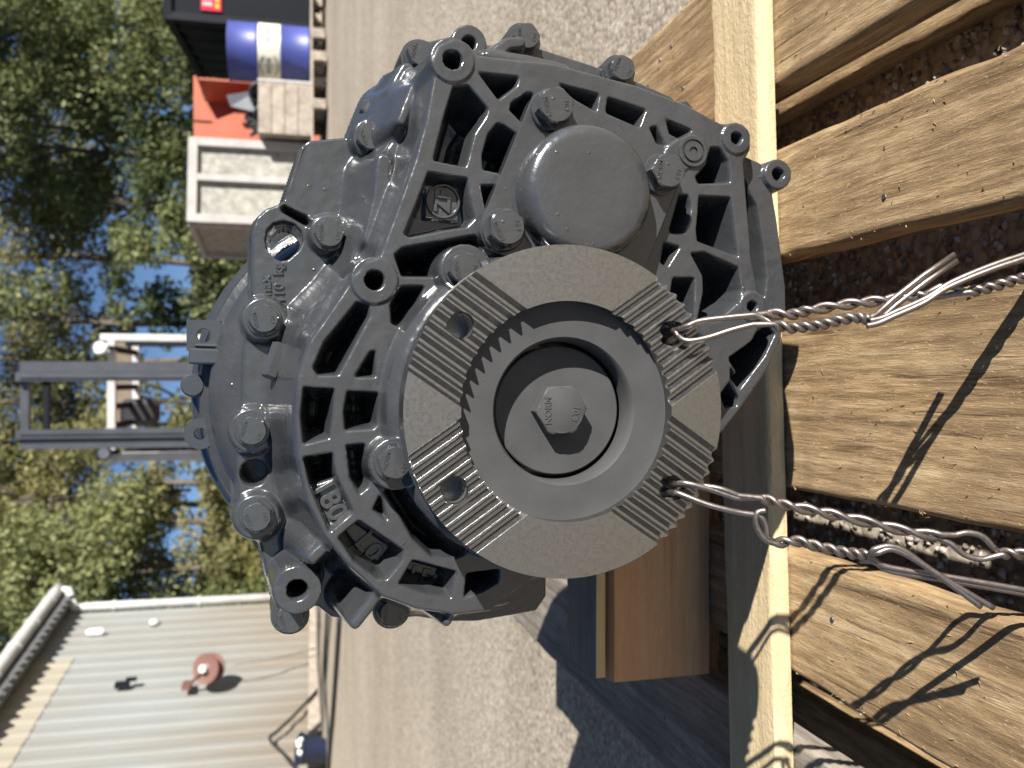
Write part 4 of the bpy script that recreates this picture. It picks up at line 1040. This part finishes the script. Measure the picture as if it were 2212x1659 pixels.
# grey board box with scrap on a pallet
bl_ = WW(677, 292, 8.9); br_ = WW(677, 184, 8.95); bt = WW(556, 230, 8.9)
ex2 = Vector((1, 0.03, 0)).normalized(); ey2 = Vector((-ex2.y, ex2.x, 0)); w2 = (br_ - bl_).length
zp = gpallet(bl_.x + w2 / 2 + 0.05, 9.35, ex2, ey2, w2 + 0.55, 0.9, 'grey pallet under the bleached board box')
GBX = empty('board_box', (bl_.x + w2 / 2, 9.3, zp), 'W', 'low box of bleached grey boards holding scrap metal', 'box')
hb_ = bt.z - zp
for k in range(4):
    zA = zp + hb_ * k / 4; zB_ = zp + hb_ * (k + 1) / 4 - 0.006
    c = Vector((bl_.x, 8.92, 0))
    MB().quadbox([c + Vector((0, 0, zA)), c + ex2 * w2 + Vector((0, 0, zA)), c + ex2 * w2 + Vector((0, 0, zB_)), c + Vector((0, 0, zB_))], (0, 0.03, 0)).build('board', M_GREYWOOD, GBX)
for a in (0.0, w2 - 0.03):
    c = Vector((bl_.x + a, 8.952, zp)); MB().quadbox([c, c + Vector((0.03, 0, 0)), c + Vector((0.03, 0.72, 0)), c + Vector((0, 0.72, 0))], (0, 0, hb_ - 0.006)).build('side_board', M_GREYWOOD, GBX)
c = Vector((bl_.x, 9.68, zp)); MB().quadbox([c, c + Vector((w2, 0, 0)), c + Vector((w2, 0.03, 0)), c + Vector((0, 0.03, 0))], (0, 0, hb_ - 0.006)).build('board', M_GREYWOOD, GBX)
MB().quadbox([Vector((bl_.x + w2 + 0.002, 8.93, zp)), Vector((bl_.x + w2 + 0.022, 8.93, zp)), Vector((bl_.x + w2 + 0.022, 8.96, zp)), Vector((bl_.x + w2 + 0.002, 8.96, zp))], (0, 0, hb_)).build('corner_strip', M_WHITE, GBX)
# scrap: separate pieces heaped in the box
for k, (x, y, s, nm) in enumerate(((545, 190, 0.10, 'gear'), (540, 215, 0.09, 'gear'), (538, 250, 0.08, 'gear'), (543, 275, 0.10, 'gear'), (548, 232, 0.1, 'gear'), (530, 262, 0.07, 'gear'))):
    p = WW(x, y, 9.15 + 0.08 * (k % 3)); a_ = (random.uniform(-1, 1), random.uniform(-1, 1), random.uniform(0.2, 1))
    m_ = MB().lathe([(-0.05, s * 0.3), (-0.05, s), (-0.02, s), (-0.02, s * 0.5), (0.05, s * 0.45), (0.06, s * 0.2)], p - Vector((0, 0, 0.05)), a_, 14)
    m_.build('scrap_part', M_SCRAP, None, origin=p, autosmooth=30, smooth=True, label='dark machined scrap part heaped in the bleached board box', cat='scrap', group='scrap parts in the board box')
mb = MB(); p = WW(515, 215, 9.2); mb.quadbox([p + Vector((-0.12, 0, -0.2)), p + Vector((0.12, 0.02, -0.2)), p + Vector((0.05, 0.04, 0.12)), p + Vector((-0.06, 0.04, 0.08))], (0, 0.012, 0))
mb.build('scrap_sheet', M_MAST, None, origin=p, label='bent grey sheet of metal leaning out of the bleached board box', cat='sheet')
# filler inside the box the heap rests on
MB().box((bl_.x + w2 / 2, 9.32, zp + hb_ * 0.44), (w2 - 0.08, 0.68, hb_ * 0.86)).build('scrap_heap', M_SCRAP, None, origin=(bl_.x + w2 / 2, 9.32, zp), label='dark scrap metal filling the bleached board box', cat='scrap')
# orange skip behind
OR_ = empty('orange_skip', floor_at(WW(540, 220, 10.6)), 'W', 'orange steel tipping skip standing behind the bleached board box', 'skip')
oa = WW(418, 300, 10.6); ob = WW(418, 163, 10.6); zo = oa.z; z0_ = gz(10.6)
L_ = ob.x - oa.x
def orq(pts, y, dy, name, mat=M_ORANGE, par=OR_): return MB().quadbox([Vector((oa.x + a * L_, y, z0_ + b * (zo - z0_))) for a, b in pts], (0, dy, 0)).build(name, mat, par)
orq([(0, 0.0), (1, 0.0), (1, 0.06), (0, 0.06)], 10.6, 1.0, 'floor')
orq([(0.02, 0.06), (0.72, 0.06), (0.72, 0.62), (0.48, 0.66), (0.30, 0.86), (0.30, 1.0), (0, 1.0)], 10.62, 0.03, 'front_plate')
orq([(0.30, 0.86), (1, 0.98), (1, 1), (0.30, 1)], 10.60, 0.05, 'top_rail'); orq([(0, 0.93), (1, 0.93), (1, 1), (0, 1)], 11.55, 0.04, 'top_rail')
orq([(0.0, 0.06), (1, 0.06), (1, 0.97), (0, 0.97)], 11.5, 0.03, 'back_plate'); orq([(0.97, 0.06), (1, 0.06), (1, 0.97), (0.97, 0.97)], 10.66, 0.83, 'side_plate'); orq([(0, 0.06), (0.03, 0.06), (0.03, 0.97), (0, 0.97)], 10.66, 0.83, 'side_plate')
orq([(0.30, 0.34), (0.36, 0.34), (0.36, 0.62), (0.30, 0.62)], 10.57, 0.05, 'lifting_pocket'); orq([(0.55, 0.42), (0.62, 0.42), (0.62, 0.70), (0.55, 0.70)], 10.56, 0.06, 'lifting_pocket')
# blue drum
dt = WW(487, 86, 9.2); db = WW(672, 97, 9.2)
dc = Vector((dt.x, 9.5, 0)); dR = (WW(580, 24, 9.2).x - WW(580, 150, 9.2).x) / 2 * 1.0
zd = gpallet(dc.x + 0.1, 9.55, ex2, ey2, 1.1, 0.9, 'grey pallet under the blue drum')
DR = empty('steel_drum', (dc.x, dc.y, zd), 'W', 'blue steel oil drum with a cream band on a pallet', 'drum')
dH = WW(489, 86, 9.2).z - zd; c = Vector((dc.x, dc.y, zd))
MB().lathe([(0.001, dR * 0.97), (0.012, dR * 1.02), (0.02, dR), (dH * 0.33, dR), (dH * 0.345, dR * 1.025), (dH * 0.36, dR), (dH * 0.64, dR), (dH * 0.655, dR * 1.025), (dH * 0.67, dR), (dH - 0.02, dR), (dH - 0.01, dR * 1.02), (dH, dR * 1.02), (dH, dR * 0.97), (dH - 0.015, dR * 0.96)],
          c, (0, 0, 1), 64).build('drum_shell', M_BLUE, DR, smooth=True, autosmooth=40)
BND = MB().lathe([(dH * 0.365, dR * 1.003), (dH * 0.372, dR * 1.006), (dH * 0.628, dR * 1.006), (dH * 0.635, dR * 1.003)], c, (0, 0, 1), 64, (False, False)).build('band', M_BANDW, DR, smooth=True)
for aa in (-0.25, -1.35):
    aa0 = -math.pi / 2 + (0.35 if aa > -1 else -0.75)
    V, Fc = text_geo('FUCHS', 0.055, 0.002); cyl = []
    for v in V: cyl.append(c + Vector((math.cos(aa0 + v.x / dR) * (dR * 1.010 + v.z), math.sin(aa0 + v.x / dR) * (dR * 1.010 + v.z), dH * 0.5 + v.y)))
    mb = MB().add(cyl, Fc)
    for sgn in (1, -1):
        arc = [c + Vector((math.cos(aa0 + t_[0] / dR) * dR * 1.010, math.sin(aa0 + t_[0] / dR) * dR * 1.010, dH * 0.5 + t_[1])) for t_ in [(0.10 * math.cos(a), sgn * (0.035 + 0.055 * math.sin(a))) for a in np.linspace(0.25, math.pi - 0.25, 10)]]
        mb.tube(arc, 0.006, 5)
    mb.build('printed_emblem', M_LOGO, BND)
# black container
k0 = WW(363, 35, 10.3); k1 = WW(433, 153, 13.0)
zc0 = gz(10.3); CT = empty('container', (k0.x, k0.y, zc0), 'W', 'black steel container with a red sign behind the blue drum', 'container')
A0 = Vector((k0.x, k0.y, zc0 + 0.12)); A1 = Vector((k1.x, k1.y, zc0 + 0.12)); hK = k0.z - zc0 - 0.12; sd_ = (A1 - A0); A1 = A1 + sd_.normalized() * 0.5; sd_ = A1 - A0; Ls = sd_.length; sdn_ = sd_.normalized(); outn = Vector((-sdn_.y, sdn_.x, 0)); frn = Vector((sdn_.y, -sdn_.x, 0))
V = []; n = 96
for i in range(n + 1):
    s = Ls * i / n; t = np.interp((s / 0.55) % 1, [0, 0.2, 0.35, 0.75, 0.9, 1], [0, 0, 1, 1, 0, 0]) * 0.07
    for z in (-0.11, hK): V.append(A0 + sdn_ * s - outn * t * -1 * -1 + Vector((0, 0, z)))
MB().add(V, [(2 * i, 2 * i + 2, 2 * i + 3, 2 * i + 1) for i in range(n)]).build('side_panel', M_BLACKMETAL, CT)
MB().quadbox([A0, A0 + frn * 2.4, A0 + frn * 2.4 + Vector((0, 0, hK)), A0 + Vector((0, 0, hK))], sdn_ * 0.04).build('end_panel', M_BLACKMETAL, CT)
for a, b in ((A0, A1), (A0, A0 + frn * 2.4)):
    MB().tube([a + Vector((0, 0, hK)), b + Vector((0, 0, hK))], 0.06, 4).build('top_rail', M_BLACKMETAL, CT)
MB().quadbox([A0 + frn * 2.4, A0 + frn * 2.4 + sdn_ * Ls, A1 + frn * 0.02, A0 + frn * 0.02 + sdn_ * 0.05], (0, 0, hK - 0.1)).build('container_body', M_BLACKMETAL, CT)
MB().tube([A0 + Vector((0, 0, -0.1)), A0 + Vector((0, 0, hK + 0.02))], 0.06, 4).build('corner_post', M_BLACKMETAL, CT)
for b_ in (0.3, 1.9): MB().box(A0 + frn * b_ + sdn_ * 0.4 - Vector((0, 0, 0.06)), (0.14, 0.6, 0.118)).build('foot', M_BLACKMETAL, CT)
s0 = WW(434, 20, 10.26); s1 = WW(478, 20, 10.26)
sx = s0.x; zs0, zs1 = s1.z, s0.z
yb = A0.y - 0.03
def onend(a, z): q = A0 + frn * a; return Vector((q.x, q.y, z)) - sdn_ * 0.012
a0 = (s0.x - A0.x) / frn.x
SG = MB().quadbox([onend(a0, zs0), onend(a0 + 0.32, zs0), onend(a0 + 0.32, zs1), onend(a0, zs1)], -sdn_ * 0.006).build('sign', M_RED, CT)
def strip(a, b, z0_, z1_, m): MB().quadbox([onend(a, z0_) - sdn_ * 0.008, onend(b, z0_) - sdn_ * 0.008, onend(b, z1_) - sdn_ * 0.008, onend(a, z1_) - sdn_ * 0.008], -sdn_ * 0.002).build('printed_bar', m, SG)
hs = zs1 - zs0
strip(a0 + 0.05, a0 + 0.09, zs0 + hs * 0.45, zs0 + hs * 0.92, M_WHITE); strip(a0 + 0.11, a0 + 0.30, zs0 + hs * 0.50, zs0 + hs * 0.62, M_WHITE); strip(a0 + 0.11, a0 + 0.30, zs0 + hs * 0.72, zs0 + hs * 0.9, M_WHITE)
for k in range(4): strip(a0 + 0.03 + 0.07 * k, a0 + 0.08 + 0.07 * k, zs0 + hs * 0.10, zs0 + hs * 0.30, M_YEL)

# ------------------------------------------------------------------ forklift behind the gearbox
YM = 6.9; zf = gz(YM + 0.8)
FK = empty('forklift', (WW(500, 870, YM).x, YM + 0.6, zf), 'W', 'forklift truck with a tall grey mast behind the gearbox', 'forklift')
def upright(y0, y1, ztop_x, Y, dy, name, mat, z0=None):
    a = WW(ztop_x, y1, Y); b = WW(ztop_x, y0, Y); zt = a.z; x0, x1 = a.x * 0.985, b.x * 0.985
    return x0, x1, zt
xl0 = WW(230, 969, YM).x; xl1 = WW(230, 927, YM).x; xr0 = WW(230, 823, YM).x; xr1 = WW(230, 781, YM).x; zt = WW(26, 860, YM).z
def fbox(x0, x1, y0, y1, z0, z1, name, mat, par=FK, bev=0.0): return MB().quadbox([(x0, y0, z0), (x1, y0, z0), (x1, y1, z0), (x0, y1, z0)], (0, 0, z1 - z0)).build(name, mat, par, bevel=bev)
for k, (x0, x1) in enumerate(((xl0, xl1), (xr0, xr1))):
    w_ = x1 - x0; inn = (x1, x0)[k]; sg = (-1, 1)[k]
    fbox(min(inn, inn + sg * w_ * 0.45), max(inn, inn + sg * w_ * 0.45), YM, YM + 0.14, zf + 0.08, zt - 0.02, 'inner_rail', M_MAST)
    fbox(min(inn + sg * w_ * 0.47, inn + sg * w_), max(inn + sg * w_ * 0.47, inn + sg * w_), YM + 0.03, YM + 0.18, zf + 0.06, zt - 0.04, 'outer_rail', M_MAST)
    fbox(inn + sg * w_ * 0.2 - 0.006, inn + sg * w_ * 0.2 + 0.006, YM - 0.012, YM - 0.001, zf + 0.1, zt - 0.05, 'rail_lip', M_MAST)
    MB().tube([(inn + sg * w_ * 0.35 , YM + 0.24, zf + 0.1), (inn + sg * w_ * 0.35, YM + 0.24, zt - 0.5)], 0.03, 10).build('lift_ram', M_BRIGHT, FK, smooth=True)
za = WW(37, 860, YM).z; zb_ = WW(56, 860, YM).z; fbox(xl1, xr0, YM + 0.06, YM + 0.12, zb_, za, 'crossbar', M_MAST)
za = WW(90, 860, YM).z; zb_ = WW(102, 860, YM).z; fbox(xl1, xr0, YM + 0.03, YM + 0.09, zb_, za, 'crossbar', M_BLACKMETAL)
za = WW(430, 860, YM).z; fbox(xl1, xr0, YM + 0.03, YM + 0.09, zf + 0.5, zf + 0.62, 'crossbar', M_MAST)
# carriage and forks
fbox(xl0 - 0.05, xr1 + 0.05, YM - 0.10, YM - 0.03, zf + 0.16, zf + 0.24, 'carriage_bar', M_BLACKMETAL); fbox(xl0 - 0.05, xr1 + 0.05, YM - 0.10, YM - 0.03, zf + 0.44, zf + 0.52, 'carriage_bar', M_BLACKMETAL)
for xx in (xl0 + 0.02, xr1 - 0.14):
    MB().quadbox([(xx, YM - 0.14, zf + 0.08), (xx, YM - 0.14, zf + 0.55), (xx, YM - 0.105, zf + 0.55), (xx, YM - 0.105, zf + 0.08)], (0.12, 0, 0)).quadbox([(xx, YM - 1.1, zf - 0.02), (xx + 0.12, YM - 1.1, zf - 0.02), (xx + 0.12, YM - 0.105, zf + 0.0), (xx, YM - 0.105, zf + 0.0)], (0, 0, 0.04)).build('fork', M_BLACKMETAL, FK)
# overhead guard
YG = 7.7
for (ya, yb2, xt) in ((722, 738, 215), (977, 997, 238)):
    xa = WW(330, yb2, YG).x; xb = WW(330, ya, YG).x; zt_ = WW(xt, ya, YG).z
    fbox(xa, xb, YG, YG + 0.07, zf + 0.9, zt_, 'guard_pillar', M_WHITE, bev=0.008)
    fbox(xa, xb, YG + 1.0, YG + 1.07, zf + 0.9, zt_, 'guard_pillar', M_BLACKMETAL)
xg0 = WW(240, 990, YG).x; xg1 = WW(240, 728, YG).x; zg1 = WW(231, 860, YG).z; zg0 = WW(248, 860, YG).z
fbox(xg0 + 0.03, xg1 - 0.03, YG + 0.001, YG + 0.06, zg0, zg1, 'guard_beam', M_WHITE)
fbox(xg0 + 0.03, xg1 - 0.03, YG + 1.0, YG + 1.06, zg0, zg1, 'guard_beam', M_WHITE)
for k in range(6):
    xx = xg0 + 0.08 + (xg1 - xg0 - 0.2) * k / 5; fbox(xx, xx + 0.05, YG + 0.062, YG + 0.998, zg0 + 0.01, zg0 + 0.04, 'guard_bar', M_BLACKMETAL)
zb0 = WW(284, 860, YG + 1.1).z; zb1 = WW(252, 860, YG + 1.1).z
fbox(WW(260, 920, YG + 1.1).x, WW(260, 739, YG + 1.1).x, YG + 1.08, YG + 1.12, zb0, zb1, 'rear_panel', M_BROWN)
# seat, body, wheels
xm = (xg0 + xg1) / 2
p = WW(262, 890, YG + 0.8); MB().box((p.x, YG + 0.8, p.z - 0.16), (0.24, 0.12, 0.34)).build('backrest', M_RUBBER, FK, bevel=0.05)
fbox(xg0 + 0.04, xg1 - 0.04, YG - 0.35, YG + 1.5, zf + 0.28, zf + 0.95, 'body', M_ORANGE, bev=0.04); fbox(xg0 + 0.06, xg1 - 0.06, YG + 1.2, YG + 1.75, zf + 0.2, zf + 1.05, 'counterweight', M_BLACKMETAL, bev=0.05)
for sx_ in (xg0 + 0.07, xg1 - 0.07):
    for yw, rw in ((YG - 0.35, 0.30), (YG + 1.25, 0.24)):
        wh = MB().lathe([(-0.09, rw * 0.55), (-0.09, rw * 0.94), (-0.06, rw), (0.06, rw), (0.09, rw * 0.94), (0.09, rw * 0.55)], (sx_, yw, gz(yw) + rw), (1, 0, 0), 28).build('wheel', M_RUBBER, FK, smooth=True, autosmooth=40)
        MB().lathe([(-0.07, rw * 0.2), (-0.07, rw * 0.54), (0.07, rw * 0.54), (0.07, rw * 0.2)], (sx_, yw, gz(yw) + rw), (1, 0, 0), 20).build('rim', M_WHITE, wh, smooth=True, autosmooth=40)
for x, y in ((216.5, 750), (225, 979)):
    p = WW(x, y, YG - 0.14); lampo = MB().lathe([(0, 0.050), (-0.02, 0.056), (0.04, 0.054), (0.09, 0.03)], p, (0, 1, 0), 24).build('work_lamp', M_MAST if y > 900 else M_LENS, FK, smooth=True, autosmooth=40)
    MB().lathe([(-0.022, 0.0), (-0.0215, 0.045)], p, (0, 1, 0), 20, (False, False)).build('lens', M_LENS, lampo)
    MB().box((p.x, YG - 0.01, p.z - 0.06), (0.03, 0.1, 0.05)).build('lamp_bracket', M_BLACKMETAL, FK)
MB().tube([WW(385, 868, YG + 0.2), WW(460, 868, YG + 0.2)], 0.016, 8).build('control_lever', M_MAST, FK, smooth=True)

# ------------------------------------------------------------------ hillside, trees and brush
hx = np.linspace(-60, 60, 61); hy = np.array([15.5, 17, 19, 22, 26, 32, 40, 55, 80, 120])
hz0 = np.array([0.3, 0.62, 1.0, 1.8, 3.0, 4.2, 5.2, 6.0, 6.2, 6.0])
V = []
for j, y in enumerate(hy):
    for x in hx: V.append((x, y + 0.5 * math.sin(x * 0.7), hz0[j] * (1.0 + 0.12 * math.sin(x * 0.4 + j)) + (0.15 * math.sin(x * 1.9 + y) if j else 0)))
nx = len(hx)
obj('hillside', raw_mesh('hillside', V, [(j * nx + i, j * nx + i + 1, (j + 1) * nx + i + 1, (j + 1) * nx + i) for j in range(len(hy) - 1) for i in range(nx - 1)], M_SOIL, True), kind='structure')
def hillz(x, y): return float(np.interp(y, hy, hz0)) if y > 15.6 else gz(y)
def leaves(centers, radii, n, size, rngl, flat=0.8):
    """leaf quads spread through ellipsoidal clumps"""
    k = len(centers); wts = np.array(radii) ** 2; ci = rngl.choice(k, n, p=wts / wts.sum())
    dirs = rngl.normal(size=(n, 3)); dirs /= np.linalg.norm(dirs, axis=1, keepdims=True)
    rad = rngl.uniform(0.15, 1, n) ** 0.45
    P = np.array(centers)[ci] + dirs * (np.array(radii)[ci] * rad)[:, None] * np.array([1, 1, flat])
    a = rngl.normal(size=(n, 3)); a /= np.linalg.norm(a, axis=1, keepdims=True)
    b = np.cross(a, rngl.normal(size=(n, 3))); b /= np.linalg.norm(b, axis=1, keepdims=True)
    s = (size * rngl.uniform(0.6, 1.35, n))[:, None]
    Vv = np.stack([P - a * s, P - b * s * 0.55, P + a * s, P + b * s * 0.55], 1).reshape(-1, 3)
    return Vv, np.arange(n * 4).reshape(-1, 4)
TREE_RNG = np.random.default_rng(11)
def tree(x, y, h, spread, n, mat, label, trunk_r=0.14, crown_from=0.25, leaf=0.11, nclump=16, group='trees on the slope behind the yard', cat='tree', name='tree', lean=0.0):
    z = hillz(x, y) - 0.1; root = empty(name, (x, y, z), 'W', label, cat, group); rg = TREE_RNG
    base = Vector((x, y, z)); top = base + Vector((lean * h, rg.uniform(-0.05, 0.05) * h, h * 0.93))
    tr = catmull([base, base.lerp(top, 0.35) + Vector((rg.uniform(-0.2, 0.2), 0, 0)), base.lerp(top, 0.7) + Vector((rg.uniform(-0.25, 0.25), 0, 0)), top], 4)
    mb = MB(); mb.tube(tr, [trunk_r * (1 - 0.88 * i / (len(tr) - 1)) for i in range(len(tr))], 7)
    cs, rs = [], []
    for k in range(nclump):
        f = rg.uniform(crown_from, 1.0); p = base.lerp(top, f); a = rg.uniform(0, 6.28); reach = spread * (1.15 - 0.75 * f) * rg.uniform(0.35, 1.0)
        e = p + Vector((math.cos(a) * reach, math.sin(a) * reach, rg.uniform(0.0, 0.12) * h)); cs.append(tuple(e)); rs.append(spread * rg.uniform(0.25, 0.48) * (1.1 - 0.4 * f))
        mb.tube([p - Vector((0, 0, 0.05 * h)), (p + e) / 2 + Vector((0, 0, 0.02 * h)), e], [trunk_r * 0.35 * (1.1 - f) + 0.012, trunk_r * 0.2 * (1.1 - f) + 0.01, 0.008], 5)
    mb.build('trunk', M_BARK, root, smooth=True)
    Vv, Fq = leaves(cs, rs, n, leaf, rg)
    o = obj('crown', raw_mesh('crown', Vv - np.array(ORG[root]), Fq, mat), root); ORG[o] = ORG[root]
    return root
def xu(u, Y): return (u - 829.5) / F * Y * 0.99
trees = [ # u, Y, height, spread, leaves, kind
 (1650, 18.5, 7.5, 2.1, 9000, 0), (1520, 19.5, 8.0, 2.2, 8500, 0), (1420, 19.0, 6.2, 1.8, 5500, 0), (1300, 21.5, 9.0, 1.9, 4200, 0), (1340, 27, 12, 2.6, 4600, 1), (1190, 24, 10, 1.9, 3000, 1),
 (1075, 28, 12, 2.2, 3000, 1), (960, 23, 9, 1.8, 2300, 0), (880, 29, 12, 2.3, 3200, 1), (800, 24, 8.5, 1.9, 2600, 1),
 (690, 26, 11, 2.3, 4600, 1), (610, 21, 8.0, 2.0, 5200, 1), (540, 24.5, 10, 2.3, 5400, 1), (450, 20.0, 7.5, 2.0, 7000, 0), (400, 25, 10, 2.4, 6500, 0), (300, 21, 8.0, 2.2, 7000, 2), (200, 23, 10, 2.4, 6500, 0), (90, 25, 11, 2.5, 5500, 1), (20, 20.5, 8.5, 2.0, 4500, 0),
 (1580, 26, 13, 2.8, 6500, 0), (1700, 25, 12, 2.6, 5200, 0), (1450, 31, 14, 2.8, 5000, 0), (580, 35, 15, 3.2, 5000, 2), (740, 33, 13, 2.8, 3400, 1)]
KN = ['leafy green', 'yellowing thin', 'dark dense']
GRP = ['green trees on the slope', 'yellowing trees on the slope', 'dark trees on the slope']
def mark(u):
    for lim, t in ((1600, 'behind the blue drum and container'), (1480, 'behind the container and orange skip'), (1380, 'behind the orange skip'), (1150, 'behind the whitewashed crate'), (960, 'between the whitewashed crate and the forklift mast'),
                   (680, 'behind the forklift mast'), (500, 'between the forklift mast and the shed'), (330, 'rising beside the shed downpipe'), (-999, 'rising above the shed gutter')):
        if u >= lim: return t
for u, Y, h, sp_, n, kd in trees:
    tree(xu(u, Y), Y, h, sp_, int(n * 2.15), (M_LEAF, M_LEAFY, M_LEAFD)[kd], '%s tree, %s, %s' % (KN[kd], 'front row' if Y < 21.2 else ('second row' if Y < 27 else 'back row'), mark(u)), trunk_r=0.05 + h * 0.005, group=GRP[kd],
         crown_from=0.22 if h < 9 else 0.28, leaf=0.062 if Y < 21.2 else 0.078, nclump=30)
# shrubs filling the foot of the trees
for k in range(19):
    u = -30 + 95 * k; Y = 17.6 + 1.3 * ((k * 5) % 4) / 3; h = 1.7 + 0.9 * ((k * 3) % 5) / 4 + (1.4 if 1000 < u < 1330 else 0)
    kd = 1 if 420 < u < 760 else (0 if k % 4 == 0 else 2)
    tree(xu(u, Y), Y, h, 1.35, 5200, (M_LEAF, M_LEAFY, M_LEAFD)[kd], '%s %s shrub, %s' % ('tall' if h > 3.2 else ('low' if h < 2.0 else 'bushy'), ('leafy green', 'yellowing', 'dark')[kd], mark(u)), trunk_r=0.035, crown_from=0.1, leaf=0.058, nclump=20, group='shrubs at the foot of the trees', cat='shrub', name='shrub')
# brush along the foot of the slope
for k in range(26):
    u = -40 + 68 * k; Y = 16.3 + 0.9 * ((k * 7) % 5) / 4
    rg = TREE_RNG; x = xu(u, Y); z = hillz(x, Y); h = rg.uniform(0.7, 1.6)
    yel = 380 < u < 760
    root = empty('bush', (x, Y, z), 'W', ('low yellow green bush, ' if yel else 'low dark bush, ') + mark(u), 'bush', 'yellow green bushes along the slope' if yel else 'dark bushes along the slope')
    cs = [(x + rg.uniform(-0.6, 0.6), Y + rg.uniform(-0.3, 0.4), z + rg.uniform(0.15, h)) for _ in range(9)]
    mb = MB()
    for c in cs: mb.tube([(x, Y, z - 0.1), c], [0.03, 0.01], 5)
    mb.build('stems', M_BARK, root)
    Vv, Fq = leaves(cs, [rg.uniform(0.3, 0.55) for _ in cs], 2200, 0.05, rg)
    o = obj('foliage', raw_mesh('foliage', Vv - np.array(ORG[root]), Fq, M_GRASS if yel else (M_LEAFD if k % 3 else M_LEAF)), root)
# rough grass on the bank
n = 26000; gxr = TREE_RNG.uniform(-16, 16, n); gyr = TREE_RNG.uniform(15.6, 24, n)
gzr = np.interp(gyr, hy, hz0); hgt = TREE_RNG.uniform(0.15, 0.45, n); dxr = TREE_RNG.normal(0, 0.10, n); wv = TREE_RNG.uniform(0.015, 0.03, n)
Vg = np.stack([np.stack([gxr - wv, gyr, gzr - 0.05], -1), np.stack([gxr + wv, gyr, gzr - 0.05], -1), np.stack([gxr + dxr, gyr - 0.05, gzr + hgt], -1)], 1).reshape(-1, 3)
setprops(obj('rough_grass', raw_mesh('rough_grass', Vg, np.arange(n * 3).reshape(-1, 3), M_GRASS)), 'long rough grass growing on the bank behind the yard', 'grass', kind='stuff')
